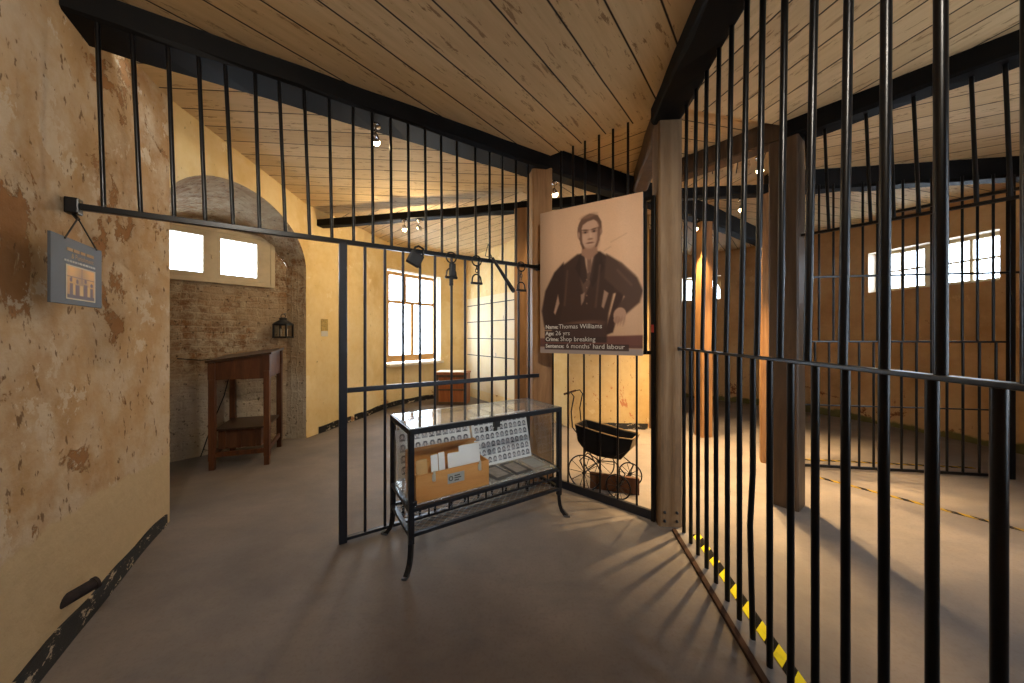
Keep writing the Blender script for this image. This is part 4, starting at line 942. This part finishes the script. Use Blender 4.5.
# mounted photographs lying on the shelf
for i,(u0,u1,rot,lab) in enumerate(((.64,.80,.10,'grey-mounted photograph lying on the case shelf next to the card box'),(.82,.97,.06,'grey-mounted photograph lying in the middle of the row on the case shelf'),(.99,1.16,-.02,'pale photograph lying on the case shelf at the end away from the card box'))):
    rt=empty('mounted_photograph',cs((u0+u1)/2,.19,.392),lab,'photograph','photographs lying in the case')
    m=MB(); m.bbox(cs((u0+u1)/2,.19,.395),(u1-u0,.25,.005),.001,AC+rot); part('mount',m,M['darkmat' if i<2 else 'photo'],rt)
    m=MB(); m.bbox(cs((u0+u1)/2,.19,.3985),((u1-u0)*.68,.18,.002),.0006,AC+rot); part('print',m,M['photo' if i<2 else 'grey'],rt)

# ------------------------------------------------------------------ black pram behind the gate
root=empty('antique_pram',(.9,3.2,0),'small black antique pram with spoked wheels, standing behind the gate under the portrait','pram')
wA=Vector((.675,3.185,.165)); wB=Vector((.935,3.005,.112)); wC=Vector((1.14,3.285,.112)); wD=Vector((.88,3.465,.165))
ax=(wB-wA); ax.z=0; ax.normalize(); ay=Vector((-ax.y,ax.x,0))
def wheel(c,r_,name='wheel'):
    m=MB(); m.ring(c,ax,(0,0,1),r_-.006,.0065,32,6); o=part(name,m,M['iron'],root)
    m=MB(); 
    for k in range(10):
        a=2*PI*k/10; m.rod(c,c+(ax*math.cos(a)+Vector((0,0,1))*math.sin(a))*(r_-.006),.0028,5)
    part('spokes',m,M['iron'],o); m=MB(); m.rod(c-ay*.018,c+ay*.018,.016,10); part('hub',m,M['iron'],o)
for c,r_ in ((wA,.165),(wD,.165),(wB,.112),(wC,.112)): wheel(c,r_)
m=MB(); m.rod(wA,wD,.007,8); m.rod(wB,wC,.007,8); part('axle',m,M['iron'],root)
# body: a boat-shaped tub
lo=wA.lerp(wD,.5); hi=wB.lerp(wC,.5); c0=Vector((lo.x,lo.y,0)); bx_=(Vector((hi.x,hi.y,0))-c0).normalized(); by_=Vector((-bx_.y,bx_.x,0))
def bp(u,v,z): p=c0+bx_*u+by_*v; return Vector((p.x,p.y,z))
bot=[(-.03,-.085),(.10,-.095),(.22,-.085),(.30,-.06),(.30,.06),(.22,.085),(.10,.095),(-.03,.085)]
top=[(-.12,-.125),(.10,-.14),(.30,-.135),(.42,-.115),(.42,.115),(.30,.135),(.10,.14),(-.12,.125)]
zt_=[.585,.555,.53,.53,.53,.53,.555,.585]; zm=[.40,.36,.335,.40,.40,.335,.36,.40]
outer=[bp(u,v,.315+(.02 if i in(0,7) else 0)) for i,(u,v) in enumerate(bot)]; mid=[bp(a[0]*.25+b[0]*.75,a[1]*.25+b[1]*.75,z+.03) for a,b,z in zip(bot,top,zm)]; upr=[bp(u,v,z) for (u,v),z in zip(top,zt_)]
inn=[bp(.15+(u-.15)*.93,v*.9,z-.004) for (u,v),z in zip(top,zt_)]; inb=[bp(u,v*.95,.345) for u,v in bot]
m=MB(); n=8
for A_,B_ in ((outer,mid),(mid,upr),(upr,inn),(inn,inb)):
    m.add(A_+B_,[(i,(i+1)%n,n+(i+1)%n,n+i) for i in range(n)],0)
m.add(outer,[tuple(reversed(range(n)))]); m.add(inb,[tuple(range(n))]); part('tub',m,M['pram'],root)
m=MB(); m.tube([p+Vector((0,0,.004)) for p in upr],.006,8,closed=True); part('rim',m,M['cream'],root,'cream rim')
m=MB(); m.add([upr[3]+bx_*.004,upr[4]+bx_*.004,mid[4]+bx_*.006,mid[3]+bx_*.006],[(0,1,2,3)]); m.add([upr[3]+bx_*.001,upr[4]+bx_*.001,mid[4]+bx_*.001,mid[3]+bx_*.001],[(3,2,1,0)]); part('end_panel',m,M['cream'],root,'cream end panel')
for v in (-.13,.13):
    m=MB(); m.tube([bp(-.02,v,.165),bp(-.07,v,.25),bp(0,v*.8,.33),bp(.12,v*.8,.28),bp(.26,v*.8,.30),bp(.36,v,.22),bp(.31,v,.112)],.006,6); part('spring',m,M['iron'],root)
    m=MB(); m.tube([bp(-.10,v*.9,.50),bp(-.155,v*.8,.55),bp(-.17,v*.8,.70),bp(-.14,v*.8,.85),bp(-.17,v*.8,.885),bp(-.23,v*.8,.87)],.006,6); part('handle_rod',m,M['iron'],root)
m=MB(); m.rod(bp(-.23,-.13,.87),bp(-.23,.13,.87),.011,8); part('handle_grip',m,M['plank'],root)
m=MB(); c_=Vector((.86,3.24,.0)); a_=math.atan2(-.10,.5); m.bbox(Vector((.95,3.17,.075)),(.44,.035,.15),.006,a_-.15)
tag(m.build('loose_plank',M['plank']),'dark brown plank standing on edge on the floor among the pram wheels','plank')

# ------------------------------------------------------------------ things hung on the doorway grille rail
# big black padlock
t=.50; c=V3(fpt(t)-FN*.035,2.045); root=empty('padlock',c,'large black padlock hooked over the grille rail in front of the tall window','padlock')
Mx=Matrix.Rotation(A1,3,'Z')@Matrix.Rotation(.45,3,'Y')
m=MB(); m.bbox(c+Mx@Vector((0,0,-.015)),(.105,.05,.10),.010,rot=Mx); part('lock_body',m,M['black'],root)
m=MB(); m.tube([c+Mx@Vector((-.035,0,.02)),c+Mx@Vector((-.038,0,.065)),c+Mx@Vector((-.02,0,.09)),c+Mx@Vector((.02,0,.09)),c+Mx@Vector((.038,0,.065)),c+Mx@Vector((.035,0,.02))],.009,8); part('shackle',m,M['iron'],root)
# shackles
def irons(t,label,L=.2,heavy=False):
    c=V3(fpt(t)-FN*.03,2.10); root=empty('leg_irons',c,label,'leg irons','irons hung on the grille rail'); d3=Vector((FD.x,FD.y,0)); z=Vector((0,0,1))
    m=MB(); m.ring(c+z*-.02,d3,z,.043,.006,22,7); part('upper_cuff',m,M['iron'],root)
    k=int(L/.035); m=MB()
    for i in range(k):
        a=d3 if i%2 else (d3*.5+Vector((FN.x,FN.y,0))*.85); m.ring(c+z*(-.075-.028*i),a*.6,z,.018,.0042,12,5)
    part('chain',m,M['iron'],root)
    e=c+z*(-.08-.028*k-.04); m=MB(); m.ring(e,d3,z,.040,.0065,16,7,a0=0,a1=PI); m.tube([e+d3*-.04,e+d3*-.044+z*-.03],.0065,7); m.tube([e+d3*.04,e+d3*.044+z*-.03],.0065,7); m.bbox(e+z*-.035,(.105,.024,.02),.005,A1)
    part('lower_cuff',m,M['iron'],root)
    if heavy:
        m=MB(); m.bbox(c+z*-.12+d3*.01,(.05,.04,.11),.012,A1); m.bbox(c+z*-.20,(.03,.025,.10),.008,A1); part('lock_case',m,M['black'],root)
    return root
irons(.79,'dark leg irons with a lock case, hung nearest the tall window',.06,True)
irons(1.02,'leg irons with one open cuff on a chain, hung left of the leaning truncheon',.09)
irons(1.475,'leg irons on a twisted chain hanging in front of the orange-brown post',.11)
# truncheon
root=empty('truncheon',V3(fpt(1.17),2.1),'long black truncheon leaning at a slant from the grille rail before the height chart','truncheon')
p0=V3(fpt(1.16)-FN*.05,2.12); p1=V3(fpt(1.36)-FN*.09,1.83); p2=V3(fpt(1.13)-FN*.03,2.24)
m=MB(); m.tube([p0,p0.lerp(p1,.3),p0.lerp(p1,.95),p1],.017,10,taper=[.75,.8,1.15,.8]); part('shaft',m,M['black'],root)
m=MB(); m.tube([p0,V3(fpt(1.10)-FN*.035,2.13),p2,V3(fpt(1.155)-FN*.03,2.15),p0],.004,6); part('wrist_strap',m,M['strap'],root)

# ------------------------------------------------------------------ lamps on the beams, then two added fill lamps
def lamp(p,z,aim,label,power,lit=True,cone=120,col=(1,.78,.46),sz=.03,hang=.09,kind='SPOT',blend=.6):
    """small clip-on spotlight: mount under a beam, arm, cup and bulb"""
    root=empty('ceiling_spotlight',V3(p,z),label,'spotlight','small spotlights on the beams'); c=V3(p,z); aim=Vector(aim).normalized(); Mx=aim.to_track_quat('-Z','Y').to_matrix()
    m=MB(); m.lathe([(0,hang+.02),(.035,hang+.02),(.035,hang),(.012,hang-.006),(.008,hang-.01)],c,14); part('mount',m,M['chrome'],root)
    m=MB(); m.rod(c+Vector((0,0,hang)),c+Vector((0,0,.035)),.006,8); part('arm',m,M['chrome'],root)
    m=MB(); m.lathe([(.0,.045),(.014,.042),(.024,.02),(.032,-.01),(.030,-.012),(.02,.015)],c,16,0,Mx); part('cup',m,M['chrome'],root)
    m=MB(); m.lathe([(0,-.048),(.018,-.042),(.028,-.026),(.027,-.006),(.014,.008),(0,.01)],c,14,0,Mx); part('bulb',m,M['bulb' if lit else 'deadbulb'],root,'glowing warm bulb' if lit else 'unlit bulb')
    if lit:
        l=bpy.data.lights.new('lamp_light',kind); l.energy=power; l.color=col; l.shadow_soft_size=sz
        if kind=='SPOT': l.spot_size=R(cone); l.spot_blend=blend
        o=bpy.data.objects.new('lamp_light',l); COL.objects.link(o); o.location=c+aim*.06; o.rotation_euler=aim.to_track_quat('-Z','Y').to_euler(); attach(o,root)
    return root
lamp(Vector((-1.03,2.575)),2.93,(-.05,.9,-.9),'lit spotlight under the doorway grille beam, nearest the arched recess',28)
lamp(Vector((-1.49,4.72)),2.93,(.1,.3,-1),'lit spotlight on the beam above the tall window cell',48,kind='POINT')
lamp(Vector((-1.28,4.70)),2.93,(.6,.1,-.7),'unlit spotlight beside the lit one on the cell beam',0,False)
lamp(Vector((.44,3.52)),2.92,(.3,.35,-1),'glowing spotlight beside the pine post, just above the portrait',60,cone=135)
lamp(Vector((2.53,4.70)),2.93,(-.05,-.12,-1),'lit spotlight beside the farthest pine post',620,cone=86,col=(1,.68,.33))
lamp(Vector((2.68,3.98)),2.93,(.0,.0,-1),'lit spotlight beside the honey-coloured post',700,cone=86,col=(1,.68,.33))
lamp(Vector((2.24,3.08)),2.95,(.06,.02,-1),'lit spotlight behind the long grille, above the thick brown post',560,cone=83,col=(1,.68,.33))
lamp(Vector((.35,-.35)),3.05,(.03,1,-.55),'added fill spotlight, unseen behind the viewer, aimed at the hanging portrait',230,cone=66,col=(1,.91,.78),sz=.06,hang=.13,blend=.8)  # invented fixture out of view, brightens the portrait and case from the front
lamp(Vector((-.45,-.3)),3.05,(-.8,1.,-.6),'added fill spotlight, unseen behind the viewer, aimed at the peeling wall on the left',150,cone=100,col=(1,.92,.8),sz=.06,hang=.13,blend=1.)  # second invented fixture out of view, lifts the left wall

# ------------------------------------------------------------------ world, camera, view
w=bpy.data.worlds.new('World'); sc.world=w; w.use_nodes=True
bgn=w.node_tree.nodes['Background']; bgn.inputs[0].default_value=(.76,.88,1,1); bgn.inputs[1].default_value=15.5
cam=bpy.data.cameras.new('Camera'); co=bpy.data.objects.new('Camera',cam); COL.objects.link(co); sc.camera=co
co.location=(0,0,1.45); co.rotation_euler=(PI/2,0,0); cam.sensor_width=36; cam.lens=341/1024*36; cam.shift_y=-6.5/1024; cam.clip_start=.02
vs=sc.view_settings; sc.display_settings.display_device='sRGB'; vs.view_transform='Standard'; vs.look='None'; vs.exposure=0; vs.gamma=1; vs.use_curve_mapping=False
cy=sc.cycles; cy.use_denoising=True; cy.max_bounces=10; cy.transparent_max_bounces=24; cy.sample_clamp_indirect=6; cy.caustics_reflective=False; cy.caustics_refractive=False
try: cy.denoiser='OPENIMAGEDENOISE'
except Exception: pass
